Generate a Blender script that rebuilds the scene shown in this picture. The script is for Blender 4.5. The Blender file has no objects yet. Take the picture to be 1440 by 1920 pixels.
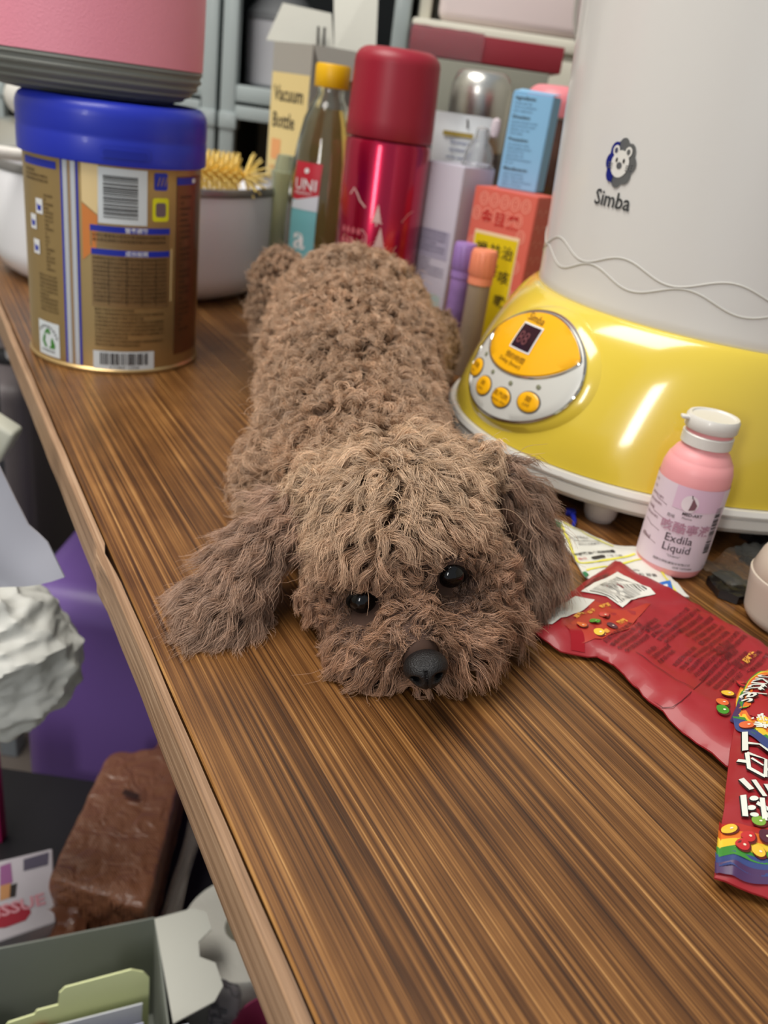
import bpy, bmesh, math, random
import numpy as np
from mathutils import Vector, Matrix, noise
from mathutils.geometry import delaunay_2d_cdt
from mathutils.kdtree import KDTree
random.seed(7); rng = np.random.default_rng(7)
S = bpy.context.scene
COL = S.collection
PI = math.pi

# ---------------------------------------------------------------- camera
F_PX = 1590.0                       # focal length for a 1440x1920 frame
pit, rol = math.radians(25.9), math.radians(8.25)
R0 = Vector((1, 0, 0)); FW = Vector((0, math.cos(pit), -math.sin(pit))); U0 = Vector((0, math.sin(pit), math.cos(pit)))
RT = math.cos(rol)*R0 + math.sin(rol)*U0; UP = -math.sin(rol)*R0 + math.cos(rol)*U0
EYE = Vector((0, 0, 0.22))          # 22 cm above the desk top (z = 0); the floor is at -0.74
cd = bpy.data.cameras.new('camera'); cam = bpy.data.objects.new('camera', cd); COL.objects.link(cam)
cam.matrix_world = Matrix(((RT.x, UP.x, -FW.x, EYE.x), (RT.y, UP.y, -FW.y, EYE.y), (RT.z, UP.z, -FW.z, EYE.z), (0, 0, 0, 1)))
cd.sensor_width = 36; cd.lens = F_PX*36/1920; cd.clip_start = 0.01
cd.dof.use_dof = True; cd.dof.focus_distance = 0.33; cd.dof.aperture_fstop = 11
S.camera = cam
def G(x, y, z=0.0):                 # the point of the level plane z that the photograph shows at x, y
    d = (x-720)/F_PX*RT - (y-960)/F_PX*UP + FW
    return EYE + d*((z-EYE.z)/d.z)

# ---------------------------------------------------------------- light
w = bpy.data.worlds.new('room_ambient'); S.world = w; w.use_nodes = True
w.node_tree.nodes['Background'].inputs[0].default_value = (0.86, 0.93, 1.0, 1); w.node_tree.nodes['Background'].inputs[1].default_value = 0.44
def area(name, loc, to, sx, sy, power, col):
    l = bpy.data.lights.new(name, 'AREA'); l.shape = 'RECTANGLE'; l.size = sx; l.size_y = sy; l.energy = power; l.color = col
    o = bpy.data.objects.new(name, l); COL.objects.link(o); o.location = loc
    o.rotation_euler = (Vector(to)-Vector(loc)).to_track_quat('-Z', 'Y').to_euler(); return o
area('ceiling_light', (-0.70, 0.35, 1.75), (0.0, 0.65, 0), 1.2, 0.8, 39, (1.0, 0.95, 0.88))
area('tall_window_light', (-0.66, -1.05, 0.62), (-0.05, 0.85, 0.12), 0.18, 0.62, 7.5, (1.0, 0.97, 0.93))
S.view_settings.view_transform = 'Standard'; S.view_settings.look = 'None'; S.view_settings.gamma = 1
S.view_settings.use_curve_mapping = False; S.view_settings.exposure = 0.0

# ---------------------------------------------------------------- materials
def lin(c):
    return tuple(((v/255/12.92) if v/255 <= 0.04045 else ((v/255+0.055)/1.055)**2.4) for v in c)
_m = {}
def mat(name, c=(200, 200, 200), rough=0.5, metal=0.0, trans=0.0, coat=0.0, ior=1.45, bump=0.0, bscale=200, var=0.0, vscale=30, alpha=1.0, emit=0.0, sss=0.0, spec=0.5, aniso=0.0):
    if name in _m: return _m[name]
    m = bpy.data.materials.new(name); m.use_nodes = True; nt = m.node_tree; p = nt.nodes['Principled BSDF']
    l = lin(c); p.inputs['Base Color'].default_value = (*l, 1); p.inputs['Roughness'].default_value = rough
    p.inputs['Metallic'].default_value = metal; p.inputs['Transmission Weight'].default_value = trans
    p.inputs['Coat Weight'].default_value = coat; p.inputs['Coat Roughness'].default_value = 0.08
    p.inputs['IOR'].default_value = ior; p.inputs['Alpha'].default_value = alpha; p.inputs['Specular IOR Level'].default_value = spec
    if sss: p.inputs['Subsurface Weight'].default_value = sss; p.inputs['Subsurface Radius'].default_value = (.01, .01, .01)
    if emit: p.inputs['Emission Color'].default_value = (*l, 1); p.inputs['Emission Strength'].default_value = emit
    if var or bump:
        tc = nt.nodes.new('ShaderNodeTexCoord')
    if var:
        n = nt.nodes.new('ShaderNodeTexNoise'); n.inputs['Scale'].default_value = vscale; n.inputs['Detail'].default_value = 4
        nt.links.new(tc.outputs['Object'], n.inputs['Vector'])
        r = nt.nodes.new('ShaderNodeValToRGB'); r.color_ramp.elements[0].position = .3; r.color_ramp.elements[1].position = .7
        r.color_ramp.elements[0].color = (*[v*(1-var) for v in l], 1); r.color_ramp.elements[1].color = (*[min(1, v*(1+var)) for v in l], 1)
        nt.links.new(n.outputs['Fac'], r.inputs['Fac']); nt.links.new(r.outputs['Color'], p.inputs['Base Color'])
    if bump:
        n = nt.nodes.new('ShaderNodeTexNoise'); n.inputs['Scale'].default_value = bscale; n.inputs['Detail'].default_value = 5
        nt.links.new(tc.outputs['Object'], n.inputs['Vector'])
        b = nt.nodes.new('ShaderNodeBump'); b.inputs['Strength'].default_value = bump; b.inputs['Distance'].default_value = 0.002
        nt.links.new(n.outputs['Fac'], b.inputs['Height']); nt.links.new(b.outputs['Normal'], p.inputs['Normal'])
    _m[name] = m; return m
def ink(name, c, rough=0.45, metal=0.0): return mat('ink_'+name, c, rough, metal)

# ---------------------------------------------------------------- object helpers
def tag(o, label=None, cat=None, group=None, kind=None):
    if label: o['label'] = label
    if cat: o['category'] = cat
    if group: o['group'] = group
    if kind: o['kind'] = kind
    return o
def thing(name, label, cat, loc=(0, 0, 0), rz=0.0, group=None, rot=None):
    o = bpy.data.objects.new(name, None); COL.objects.link(o); o.empty_display_size = 0.01
    o.location = loc; o.rotation_euler = rot if rot else (0, 0, rz); return tag(o, label, cat, group)
def mk(name, vs, fs, m, parent=None, smooth=True, label=None):
    me = bpy.data.meshes.new(name); me.from_pydata([tuple(v) for v in vs], [], [tuple(f) for f in fs]); me.update()
    if m: me.materials.append(m)
    if smooth:
        me.polygons.foreach_set('use_smooth', [True]*len(me.polygons))
        try: me.set_sharp_from_angle(angle=math.radians(38))
        except Exception: pass
    o = bpy.data.objects.new(name, me); COL.objects.link(o)
    if parent: o.parent = parent
    if label: o['label'] = label
    return o
def mkb(name, bm, m, parent=None, smooth=True, label=None):
    bmesh.ops.recalc_face_normals(bm, faces=bm.faces)
    me = bpy.data.meshes.new(name); bm.to_mesh(me); bm.free()
    if m: me.materials.append(m)
    if smooth:
        me.polygons.foreach_set('use_smooth', [True]*len(me.polygons)); me.set_sharp_from_angle(angle=math.radians(38))
    o = bpy.data.objects.new(name, me); COL.objects.link(o)
    if parent: o.parent = parent
    if label: o['label'] = label
    return o
def lathe(prof, seg=64, c=(0, 0), sx=1.0, sy=1.0, close=True):
    vs, fs = [], []
    for r, z in prof:
        for k in range(seg):
            a = 2*PI*k/seg; vs.append((c[0]+sx*r*math.cos(a), c[1]+sy*r*math.sin(a), z))
    n = len(prof)
    for i in range(n-1):
        for k in range(seg):
            k2 = (k+1) % seg; fs.append((i*seg+k, i*seg+k2, (i+1)*seg+k2, (i+1)*seg+k))
    if close:
        if prof[0][0] > 1e-5: fs.append(tuple(range(seg-1, -1, -1)))
        if prof[-1][0] > 1e-5: fs.append(tuple((n-1)*seg+k for k in range(seg)))
    return vs, fs
def arc(r0, z0, r1, z1, n=6, out=True):     # quarter-round between two profile points
    res = []
    for i in range(n+1):
        t = i/n*PI/2
        if out: res.append((r0+(r1-r0)*(1-math.cos(t)), z0+(z1-z0)*math.sin(t)))
        else: res.append((r0+(r1-r0)*math.sin(t), z0+(z1-z0)*(1-math.cos(t))))
    return res
def box(bm, x0, y0, z0, x1, y1, z1, bev=0.0, seg=2, M=None):
    old = set(bm.verts); r = bmesh.ops.create_cube(bm, size=1.0); vs = r["verts"]
    for v in vs:
        v.co = Vector((x0+(v.co.x+.5)*(x1-x0), y0+(v.co.y+.5)*(y1-y0), z0+(v.co.z+.5)*(z1-z0)))
    es = list({e for v in vs for e in v.link_edges})
    if bev:
        g = bmesh.ops.bevel(bm, geom=es, offset=bev, segments=seg, affect='EDGES', profile=.5)
        vs = list({v for f in g['faces'] for v in f.verts} | {v for v in vs if v.is_valid})
    if M is not None: bmesh.ops.transform(bm, matrix=M, verts=[v for v in bm.verts if v not in old])
def bx(name, a, b, m, parent=None, bev=0.0, seg=2, M=None, smooth=True, label=None):
    bm = bmesh.new(); box(bm, *a, *b, bev, seg, M); return mkb(name, bm, m, parent, smooth, label)
def tube(pts, r, seg=8, cap=True):
    pts = [Vector(p) for p in pts]; vs, fs = [], []; n = len(pts); rr = r if isinstance(r, (list, tuple)) else [r]*n
    ref = Vector((0, 0, 1))
    for i, p in enumerate(pts):
        t = (pts[min(i+1, n-1)]-pts[max(i-1, 0)]).normalized()
        if abs(t.dot(ref)) > .97: ref = Vector((1, 0, 0))
        a = t.cross(ref).normalized(); b = t.cross(a)
        for k in range(seg):
            q = 2*PI*k/seg; vs.append(p+rr[i]*(math.cos(q)*a+math.sin(q)*b))
    for i in range(n-1):
        for k in range(seg):
            k2 = (k+1) % seg; fs.append((i*seg+k, i*seg+k2, (i+1)*seg+k2, (i+1)*seg+k))
    if cap: fs.append(tuple(range(seg-1, -1, -1))); fs.append(tuple((n-1)*seg+k for k in range(seg)))
    return vs, fs
def spline(pts, n=8):
    P = [Vector(p) for p in pts]; out = []
    for i in range(len(P)-1):
        p0 = P[max(i-1, 0)]; p1 = P[i]; p2 = P[i+1]; p3 = P[min(i+2, len(P)-1)]
        for k in range(n):
            t = k/n
            out.append(0.5*((2*p1)+(p2-p0)*t+(2*p0-5*p1+4*p2-p3)*t*t+(3*p1-p0-3*p2+p3)*t**3))
    out.append(P[-1]); return out
def fill2d(poly, step=0.004):
    P = [Vector((p[0], p[1])) for p in poly]
    B = []
    for i, p in enumerate(P):
        q = P[(i+1) % len(P)]; k = max(1, int((q-p).length/step))
        B += [p+(q-p)*(j/k) for j in range(k)]
    xs = [p.x for p in P]; ys = [p.y for p in P]
    def inside(x, y):
        c = False; j = len(P)-1
        for i in range(len(P)):
            if (P[i].y > y) != (P[j].y > y) and x < (P[j].x-P[i].x)*(y-P[i].y)/(P[j].y-P[i].y)+P[i].x: c = not c
            j = i
        return c
    pts = list(B); nb = len(B)
    nx = int((max(xs)-min(xs))/step); ny = int((max(ys)-min(ys))/step)
    if nx > 0 and ny > 0 and nx*ny < 60000:
        for i in range(1, nx+1):
            for j in range(1, ny+1):
                x = min(xs)+i*step; y = min(ys)+j*step
                if inside(x, y) and min((Vector((x, y))-b).length_squared for b in B) > (step*.45)**2: pts.append(Vector((x, y)))
    r = delaunay_2d_cdt(pts, [(i, (i+1) % nb) for i in range(nb)], [list(range(nb))], 1, 1e-7)
    return [tuple(v) for v in r[0]], [tuple(f) for f in r[2]]
_tc = {}
def text2d(s, size, align='LEFT', bold=0.0, sx=1.0):
    key = (s, align, bold)
    if key not in _tc:
        cu = bpy.data.curves.new('t', 'FONT'); cu.body = s; cu.size = 1; cu.align_x = align; cu.resolution_u = 2; cu.offset = bold
        ob = bpy.data.objects.new('t', cu); me = ob.to_mesh()
        me.calc_loop_triangles()
        _tc[key] = ([(v.co.x, v.co.y) for v in me.vertices], [tuple(t.vertices) for t in me.loop_triangles])
        ob.to_mesh_clear(); bpy.data.objects.remove(ob); bpy.data.curves.remove(cu)
    vs, fs = _tc[key]
    return [(x*size*sx, y*size) for x, y in vs], fs
class Print:
    """flat print that lies on a surface: M(u, v, h) maps print coordinates to the thing's own space"""
    def __init__(s, t, M): s.M = M; s.L = {}; s.B = {}
    def _add(s, m, vs, fs, h):
        if not vs: return
        V, Fc = s.L.setdefault(m.name, ([], [], m))[:2]; n = len(V); s.B.setdefault(m.name, []).append((n, n+len(vs), len(Fc), len(Fc)+len(fs)))
        V += [tuple(s.M(x, y, h)) for x, y in vs]; Fc += [tuple(i+n for i in f) for f in fs]
    def poly(s, m, pts, h=.0002, step=.004):
        vs, fs = fill2d(pts, step); s._add(m, vs, fs, h)
    def rect(s, m, u, v, w_, hh, h=.0002, rot=0, step=.004, r=0.0):
        c, sn = math.cos(rot), math.sin(rot)
        if r > 0:
            P = []
            for (cx, cy, a0) in ((w_/2-r, hh/2-r, 0), (-w_/2+r, hh/2-r, 90), (-w_/2+r, -hh/2+r, 180), (w_/2-r, -hh/2+r, 270)):
                for k in range(4): a = math.radians(a0+k*30); P.append((cx+r*math.cos(a), cy+r*math.sin(a)))
        else: P = [(-w_/2, -hh/2), (w_/2, -hh/2), (w_/2, hh/2), (-w_/2, hh/2)]
        s.poly(m, [(u+c*x-sn*y, v+sn*x+c*y) for x, y in P], h, step)
    def ell(s, m, u, v, a, b, h=.0002, rot=0, n=20, step=.004):
        c, sn = math.cos(rot), math.sin(rot)
        s.poly(m, [(u+c*a*math.cos(2*PI*k/n)-sn*b*math.sin(2*PI*k/n), v+sn*a*math.cos(2*PI*k/n)+c*b*math.sin(2*PI*k/n)) for k in range(n)], h, step)
    def line(s, m, pts, wd, h=.0002):
        pts = [Vector(p) for p in pts]; vs, fs = [], []
        for i, p in enumerate(pts):
            t = (pts[min(i+1, len(pts)-1)]-pts[max(i-1, 0)]).normalized(); n = Vector((-t.y, t.x))*wd/2
            vs += [tuple(p+n), tuple(p-n)]
            if i: fs.append((2*i-2, 2*i-1, 2*i+1, 2*i))
        s._add(m, vs, fs, h)
    def text(s, m, t, u, v, size, h=.0002, rot=0, align='LEFT', bold=0.0, sx=1.0):
        vs, fs = text2d(t, size, align, bold, sx); c, sn = math.cos(rot), math.sin(rot)
        s._add(m, [(u+c*x-sn*y, v+sn*x+c*y) for x, y in vs], fs, h)
    def bars(s, m, u, v, w_, hh, n=30, h=.0004, rot=0, seed=1):
        r = random.Random(seed); x = -w_/2; c, sn = math.cos(rot), math.sin(rot); un = w_/(n*2.1)
        while x < w_/2:
            b = un*r.choice((.7, .7, 1.4, 2.0)); b = min(b, w_/2-x)
            P = [(x, -hh/2), (x+b, -hh/2), (x+b, hh/2), (x, hh/2)]
            vs = [(u+c*a-sn*d, v+sn*a+c*d) for a, d in P]
            # split along the height so the bars follow the surface
            k = 5; L = []
            for i in range(k+1):
                f = i/k; L += [(vs[0][0]+(vs[3][0]-vs[0][0])*f, vs[0][1]+(vs[3][1]-vs[0][1])*f), (vs[1][0]+(vs[2][0]-vs[1][0])*f, vs[1][1]+(vs[2][1]-vs[1][1])*f)]
            s._add(m, L, [(2*i, 2*i+1, 2*i+3, 2*i+2) for i in range(k)], h)
            x += b+un*r.choice((.6, .9, 1.5))
    def build(s, parent, names=None):
        out = []
        for mn, (V, Fc, m) in s.L.items():
            nm = (names or {}).get(mn, 'printed_lettering' if 'dark' in mn or 'black' in mn else 'printed_mark')
            A = np.array(V); B = s.B[mn]; k = len(B)                  # B: vertex and face ranges of the single prints
            lo = np.array([A[b[0]:b[1]].min(0) for b in B]); hi = np.array([A[b[0]:b[1]].max(0) for b in B]); g = list(range(k))
            def fd(i):
                while g[i] != i: i = g[i]
                return i
            sz = (hi-lo).max(1)
            for i in range(k):
                gap = np.sqrt((np.maximum(0, np.maximum(lo[i]-hi[i+1:], lo[i+1:]-hi[i]))**2).sum(1))
                for j in np.nonzero(gap <= .9*np.maximum(.018, .45*np.maximum(sz[i], sz[i+1:])))[0]: g[fd(i)] = fd(i+1+int(j))
            for root in sorted({fd(i) for i in range(k)}):            # prints far apart become parts of their own
                vs, fs = [], []
                for i in range(k):
                    if fd(i) == root:
                        v0, v1, f0, f1 = B[i]; n = len(vs)-v0; vs += V[v0:v1]; fs += [tuple(q+n for q in f) for f in Fc[f0:f1]]
                out.append(mk(nm, vs, fs, m, parent, smooth=True))
        return out
def plane(o, u, v, n):
    o, u, v, n = map(Vector, (o, u, v, n)); return lambda a, b, h: o+u*a+v*b+n*h
def cyl(rf, a0=0.0):        # u along the girth, u = 0 faces -Y turned by a0; v is the height
    if not callable(rf): r_ = rf; rf = lambda v: r_
    def M(u, v, h):
        r = rf(v); a = a0+u/r; return ((r+h)*math.sin(a), -(r+h)*math.cos(a), v)
    return M
INKD = ink('dark', (38, 32, 30)); INKB = ink('blue', (28, 45, 165)); INKW = ink('white', (225, 225, 225)); INKR = ink('red', (190, 30, 40))
CJ = '營養成分標示每份量熱蛋白質脂肪飽和反式碳水化合物糖鈉鈣鐵鋅維生素葉酸菸鹼泛酸碘鎂銅錳硒膽素配方乳清嬰幼兒沖調保存方法請置於陰涼乾燥處開封後兩週內用完注意事項醫師指示'
def cjk(n, r): return ''.join(r.choice(CJ) for _ in range(n))
# ================================================================ the setting
def wood(name, dirv, scale=1.0, cols=None, rough=.33, fine=True):
    m = bpy.data.materials.new(name); m.use_nodes = True; nt = m.node_tree; p = nt.nodes['Principled BSDF']; N = nt.nodes.new; L = nt.links.new
    tc = N('ShaderNodeTexCoord'); mp = N('ShaderNodeMapping'); L(tc.outputs['Object'], mp.inputs['Vector'])
    ang = math.atan2(dirv[1], dirv[0]); mp.vector_type = 'TEXTURE'; mp.inputs['Rotation'].default_value = (0, 0, ang)
    def noi(sx, sy, det=3, rg=.5, off=0):
        mm = N('ShaderNodeMapping'); mm.inputs['Scale'].default_value = (sx, sy, sy); mm.inputs['Location'].default_value = (off, off*1.7, 0)
        L(mp.outputs['Vector'], mm.inputs['Vector']); n = N('ShaderNodeTexNoise'); n.inputs['Scale'].default_value = 1; n.inputs['Detail'].default_value = det; n.inputs['Roughness'].default_value = rg
        L(mm.outputs['Vector'], n.inputs['Vector']); return n.outputs['Fac']
    a = noi(3.2*scale, 560*scale, 2, .5); b = noi(8*scale, 1500*scale, 2, .6, 3); c = noi(2.2, 60, 2, .5, 7); d = noi(30, 38, 3, .5, 9)
    def mx(x, y, f):
        q = N('ShaderNodeMix'); q.data_type = 'FLOAT'; q.inputs['Factor'].default_value = f; L(x, q.inputs[2]); L(y, q.inputs[3]); return q.outputs[0]
    f1 = mx(a, b, .42); f2 = mx(f1, c, .12); f3 = mx(f2, d, .10)
    r = N('ShaderNodeValToRGB'); cr = r.color_ramp
    cols = cols or [(0.36, (38, 21, 8)), (0.44, (76, 45, 18)), (0.51, (110, 71, 33)), (0.58, (144, 99, 52)), (0.66, (194, 148, 90))]
    while len(cr.elements) < len(cols): cr.elements.new(.5)
    for e, (q, cc) in zip(cr.elements, cols): e.position = q; e.color = (*lin(cc), 1)
    L(f3, r.inputs['Fac']); L(r.outputs['Color'], p.inputs['Base Color'])
    rr = N('ShaderNodeMapRange'); rr.inputs[3].default_value = rough-.06; rr.inputs[4].default_value = rough+.14; L(f1, rr.inputs[0]); L(rr.outputs[0], p.inputs['Roughness'])
    bu = N('ShaderNodeBump'); bu.inputs['Strength'].default_value = .35; bu.inputs['Distance'].default_value = .0006; L(f1, bu.inputs['Height']); L(bu.outputs['Normal'], p.inputs['Normal'])
    return m
# the desk runs away to the upper left; EDGE is its left edge on top
E0 = Vector((0.0, 0.142, 0)); e1 = G(85, 755); e2 = G(596, 1920)
LD = (e1-e2); LD.z = 0; LD.normalize(); LN = Vector((LD.y, -LD.x, 0))      # along the desk, and across it to the right
EP = Vector((e2.x, e2.y, 0))
wood_top = wood('striped_desk_wood', LD)
wood_edge = wood('desk_edging_wood', LD, 1.0, [(0.34, (98, 72, 50)), (0.46, (140, 108, 80)), (0.55, (166, 132, 102)), (0.66, (190, 160, 130))], .5)
def D(along, across, z=0.0): q = EP+LD*along+LN*across; return Vector((q.x, q.y, z))
desk = thing('desk', 'brown striped wooden desk the dog lies on, pale worn edging strip along its left side', 'desk', (0, 0, 0))
x0a, x1a, wid = -0.55, 1.62, 1.05
vs = []; T = 0.024
prof = [(0.0015, -T), (0.0, -0.0010), (0.0008, 0.0), (wid, 0.0), (wid, -T)]
for al in (x0a, x1a):
    for ac, z in prof: vs.append(D(al, ac, z))
n = len(prof); fs = [(i, (i+1) % n, n+(i+1) % n, n+i) for i in range(n)]+[tuple(range(n-1, -1, -1)), tuple(range(n, 2*n))]
mk('tabletop', vs, fs, wood_top, desk, smooth=False)
# edging strip, chipped where the laminate has come off
vs, fs = [], []
NS = 220
chip_al = (G(206, 1028)-EP).dot(LD)
for i in range(NS+1):
    al = x0a+(x1a-x0a)*i/NS
    top = -0.0003+0.00035*noise.noise(Vector((al*30, 0, 0)))
    bot = -T-0.0010*noise.noise(Vector((al*14, 3, 0)))
    dch = al-chip_al
    th = 0.0042
    if -0.045 < dch < 0.0: bot += 0.002*(1 if dch > -0.03 else .4)
    gap = 0.0011+0.0004*noise.noise(Vector((al*20, 8, 0)))
    if -0.03 < dch < 0.0: gap += 0.0022*(1+dch/0.03)
    for ac, z in ((-gap, top), (-gap-th*.85, top), (-gap-th, top-.0008), (-gap-th, bot), (-gap, bot)):
        vs.append(D(al, ac, z))
for i in range(NS):
    for k in range(5): fs.append((i*5+k, i*5+(k+1) % 5, (i+1)*5+(k+1) % 5, (i+1)*5+k))
fs += [(4, 3, 2, 1, 0), tuple(NS*5+k for k in range(5))]
mk('edging_strip', vs, fs, wood_edge, desk, label='pale peeling wooden edging strip, chipped part way along')
darkw = mat('dark_leg_metal', (60, 60, 62), .5, .6)
for al, ac in ((x0a+.05, .08), (x1a-.06, .08), (x0a+.05, wid-.06), (x1a-.06, wid-.06)):
    c = D(al, ac); bx('leg', (c.x-.02, c.y-.02, -.74), (c.x+.02, c.y+.02, -T), darkw, desk, .003)
bx('frame_rail', (0, 0, 0), (1, 1, 1), darkw, desk, 0, M=Matrix(((LD.x*(x1a-x0a), LN.x*.03, 0, D(x0a, .05).x), (LD.y*(x1a-x0a), LN.y*.03, 0, D(x0a, .05).y), (0, 0, .03, -T-.03), (0, 0, 0, 1))), smooth=False)

fl = bx('floor', (-2.2, -1.2, -.78), (2.2, 2.3, -.74), mat('floor_tile', (92, 84, 78), .5, var=.15, vscale=4, bump=.1)); fl['kind'] = 'structure'
wb = bx('wall_back', (-2.2, 1.62, -.74), (2.2, 1.7, 1.9), mat('painted_wall', (196, 194, 184), .8, bump=.15, bscale=120)); wb['kind'] = 'structure'
wr = bx('wall_right', (1.5, -1.2, -.74), (1.6, 1.62, 1.9), mat('painted_wall')); wr['kind'] = 'structure'
wl = bx('wall_left', (-1.6, -1.2, -.74), (-1.5, 1.62, 1.9), mat('painted_wall')); wl['kind'] = 'structure'
# ================================================================ the dog
HF = Vector((.17, -.95, -.28)).normalized(); HR = Vector((.965, .10, .27)); HR = (HR-HF*HR.dot(HF)).normalized(); HU = HF.cross(HR)
HC = Vector((.010, .340, .042))
def HW(a, b, c): return HC+HR*a+HF*b+HU*c
HM = Matrix(((HR.x, HF.x, HU.x), (HR.y, HF.y, HU.y), (HR.z, HF.z, HU.z)))
dog = thing('dog', 'small curly brown poodle lying flat on the striped desk with its chin on the wood', 'dog', (0, 0, 0))
bm = bmesh.new()
def blob(c, r, R=None, seg=24):
    M = Matrix.Translation(Vector(c)) @ (R.to_4x4() if R is not None else Matrix.Identity(4)) @ Matrix.Diagonal((*r, 1))
    bmesh.ops.create_uvsphere(bm, u_segments=seg, v_segments=seg//2, radius=1.0, matrix=M)
def rot(deg_z=0, deg_x=0, deg_y=0): return (Matrix.Rotation(math.radians(deg_z), 3, 'Z') @ Matrix.Rotation(math.radians(deg_x), 3, 'X') @ Matrix.Rotation(math.radians(deg_y), 3, 'Y'))
# head
for c, r in (((0, -.006, .004), (.037, .040, .030)), ((0, .012, .009), (.029, .026, .022)), ((0, -.03, .001), (.034, .03, .026)),
             ((.026, .012, -.014), (.019, .026, .019)), ((-.024, .010, -.012), (.019, .026, .019)), ((.034, .024, -.026), (.013, .015, .011)),
             ((0, .047, .000), (.0135, .024, .0115)), ((.017, .043, -.013), (.018, .020, .014)), ((-.017, .043, -.013), (.018, .020, .014)),
             ((0, .045, -.019), (.014, .019, .010)),
             ((.0185, .022, .011), (.013, .012, .008)), ((-.0185, .022, .011), (.013, .012, .008))):
    blob(HW(*c), r, HM)
# neck, shoulders, back, hips
blob((-.006, .392, .040), (.036, .050, .032)); blob((-.014, .425, .041), (.042, .05, .034))
blob((-.023, .462, .043), (.046, .06, .037)); blob((-.031, .515, .050), (.049, .07, .043))
blob((-.036, .570, .059), (.053, .07, .049)); blob((-.043, .625, .061), (.055, .065, .055)); blob((-.047, .665, .058), (.053, .05, .052))
# tucked front legs and elbows
blob((-.062, .435, .022), (.014, .034, .019), rot(10)); blob((.022, .455, .022), (.016, .034, .019))
blob((-.044, .405, .012), (.012, .03, .010)); blob((.010, .39, .012), (.012, .03, .010))
# sprawled hind legs
blob((-.084, .640, .034), (.022, .05, .032), rot(12)); blob((-.104, .685, .052), (.019, .022, .036), rot(10)); blob((-.108, .690, .080), (.018, .020, .018)); blob((-.116, .694, .055), (.012, .018, .022))
blob((.010, .665, .034), (.018, .045, .032)); blob((.020, .700, .036), (.015, .03, .030)); blob((.013, .635, .012), (.012, .03, .010))
# ears
EL = [(-.030, .352, .057), (-.042, .348, .045), (-.052, .341, .032), (-.059, .332, .020), (-.065, .325, .010), (-.068, .321, .007)]
EL2 = [(-.032, .353, .054), (-.045, .345, .037), (-.054, .335, .021), (-.058, .326, .010), (-.058, .321, .007)]
ER = [(.038, .364, .073), (.051, .368, .067), (.061, .369, .057), (.069, .367, .044), (.074, .364, .032), (.076, .362, .022)]
for k, p in enumerate(EL): blob(p, (.010, .013+.001*k, .007), rot(25, 0, 40))
for k, p in enumerate(EL2): blob(p, (.010, .010, .007), rot(25, 0, 30))
for k, p in enumerate(ER): blob(p, (.0075, .012, .010), rot(5, 0, 20))
tmp = bpy.data.meshes.new('dogtmp'); bm.to_mesh(tmp); bm.free()
to = bpy.data.objects.new('dogtmp', tmp); COL.objects.link(to)
rm = to.modifiers.new('r', 'REMESH'); rm.mode = 'VOXEL'; rm.voxel_size = .0026
sm = to.modifiers.new('s', 'SMOOTH'); sm.factor = .6; sm.iterations = 9
dg = bpy.context.evaluated_depsgraph_get(); ev = to.evaluated_get(dg)
me = bpy.data.meshes.new_from_object(ev); bpy.data.objects.remove(to)
nv = len(me.vertices); co = np.empty(nv*3); me.vertices.foreach_get('co', co); co = co.reshape(-1, 3)
co[:, 2] = np.where(co[:, 2] < .0012, .0012, co[:, 2]); me.vertices.foreach_set('co', co.ravel()); me.update()
me.materials.clear(); me.materials.append(mat('dog_skin', (66, 44, 33), .8, var=.2, vscale=120)); me.name = 'body'
body = bpy.data.objects.new('body', me); COL.objects.link(body); body.parent = dog
me.polygons.foreach_set('use_smooth', [True]*len(me.polygons))
me.calc_loop_triangles()
tri = np.empty(len(me.loop_triangles)*3, int); me.loop_triangles.foreach_get('vertices', tri); tri = tri.reshape(-1, 3)
vn = np.empty(nv*3); me.vertices.foreach_get('normal', vn); vn = vn.reshape(-1, 3)
A3 = co[tri]; ta = np.linalg.norm(np.cross(A3[:, 1]-A3[:, 0], A3[:, 2]-A3[:, 0]), axis=1)/2

hc, hr, hf, hu = (np.array(v) for v in (HC, HR, HF, HU))
def hloc(P): d = P-hc; return np.stack([d@hr, d@hf, d@hu], 1)
def near(P, chain):
    C = np.array(chain); seg = []
    best = np.full(len(P), 9.); tt = np.zeros(len(P)); tang = np.zeros((len(P), 3))
    for i in range(len(C)-1):
        ab = C[i+1]-C[i]; t = np.clip(((P-C[i])@ab)/(ab@ab), 0, 1); q = C[i]+t[:, None]*ab; d = np.linalg.norm(P-q, axis=1)
        m_ = d < best; best[m_] = d[m_]; tt[m_] = (i+t[m_])/(len(C)-1); tang[m_] = ab/np.linalg.norm(ab)
    return best, tt, tang
EYES = [HW(-.0195, .0345, .0035), HW(.0185, .0315, .0085)]
NOSE = HW(.0030, .0730, .0020)
def unit(v): return v/np.maximum(np.linalg.norm(v, axis=-1, keepdims=True), 1e-9)
def smooth(a, b, x): t = np.clip((x-a)/(b-a), 0, 1); return t*t*(3-2*t)
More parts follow.
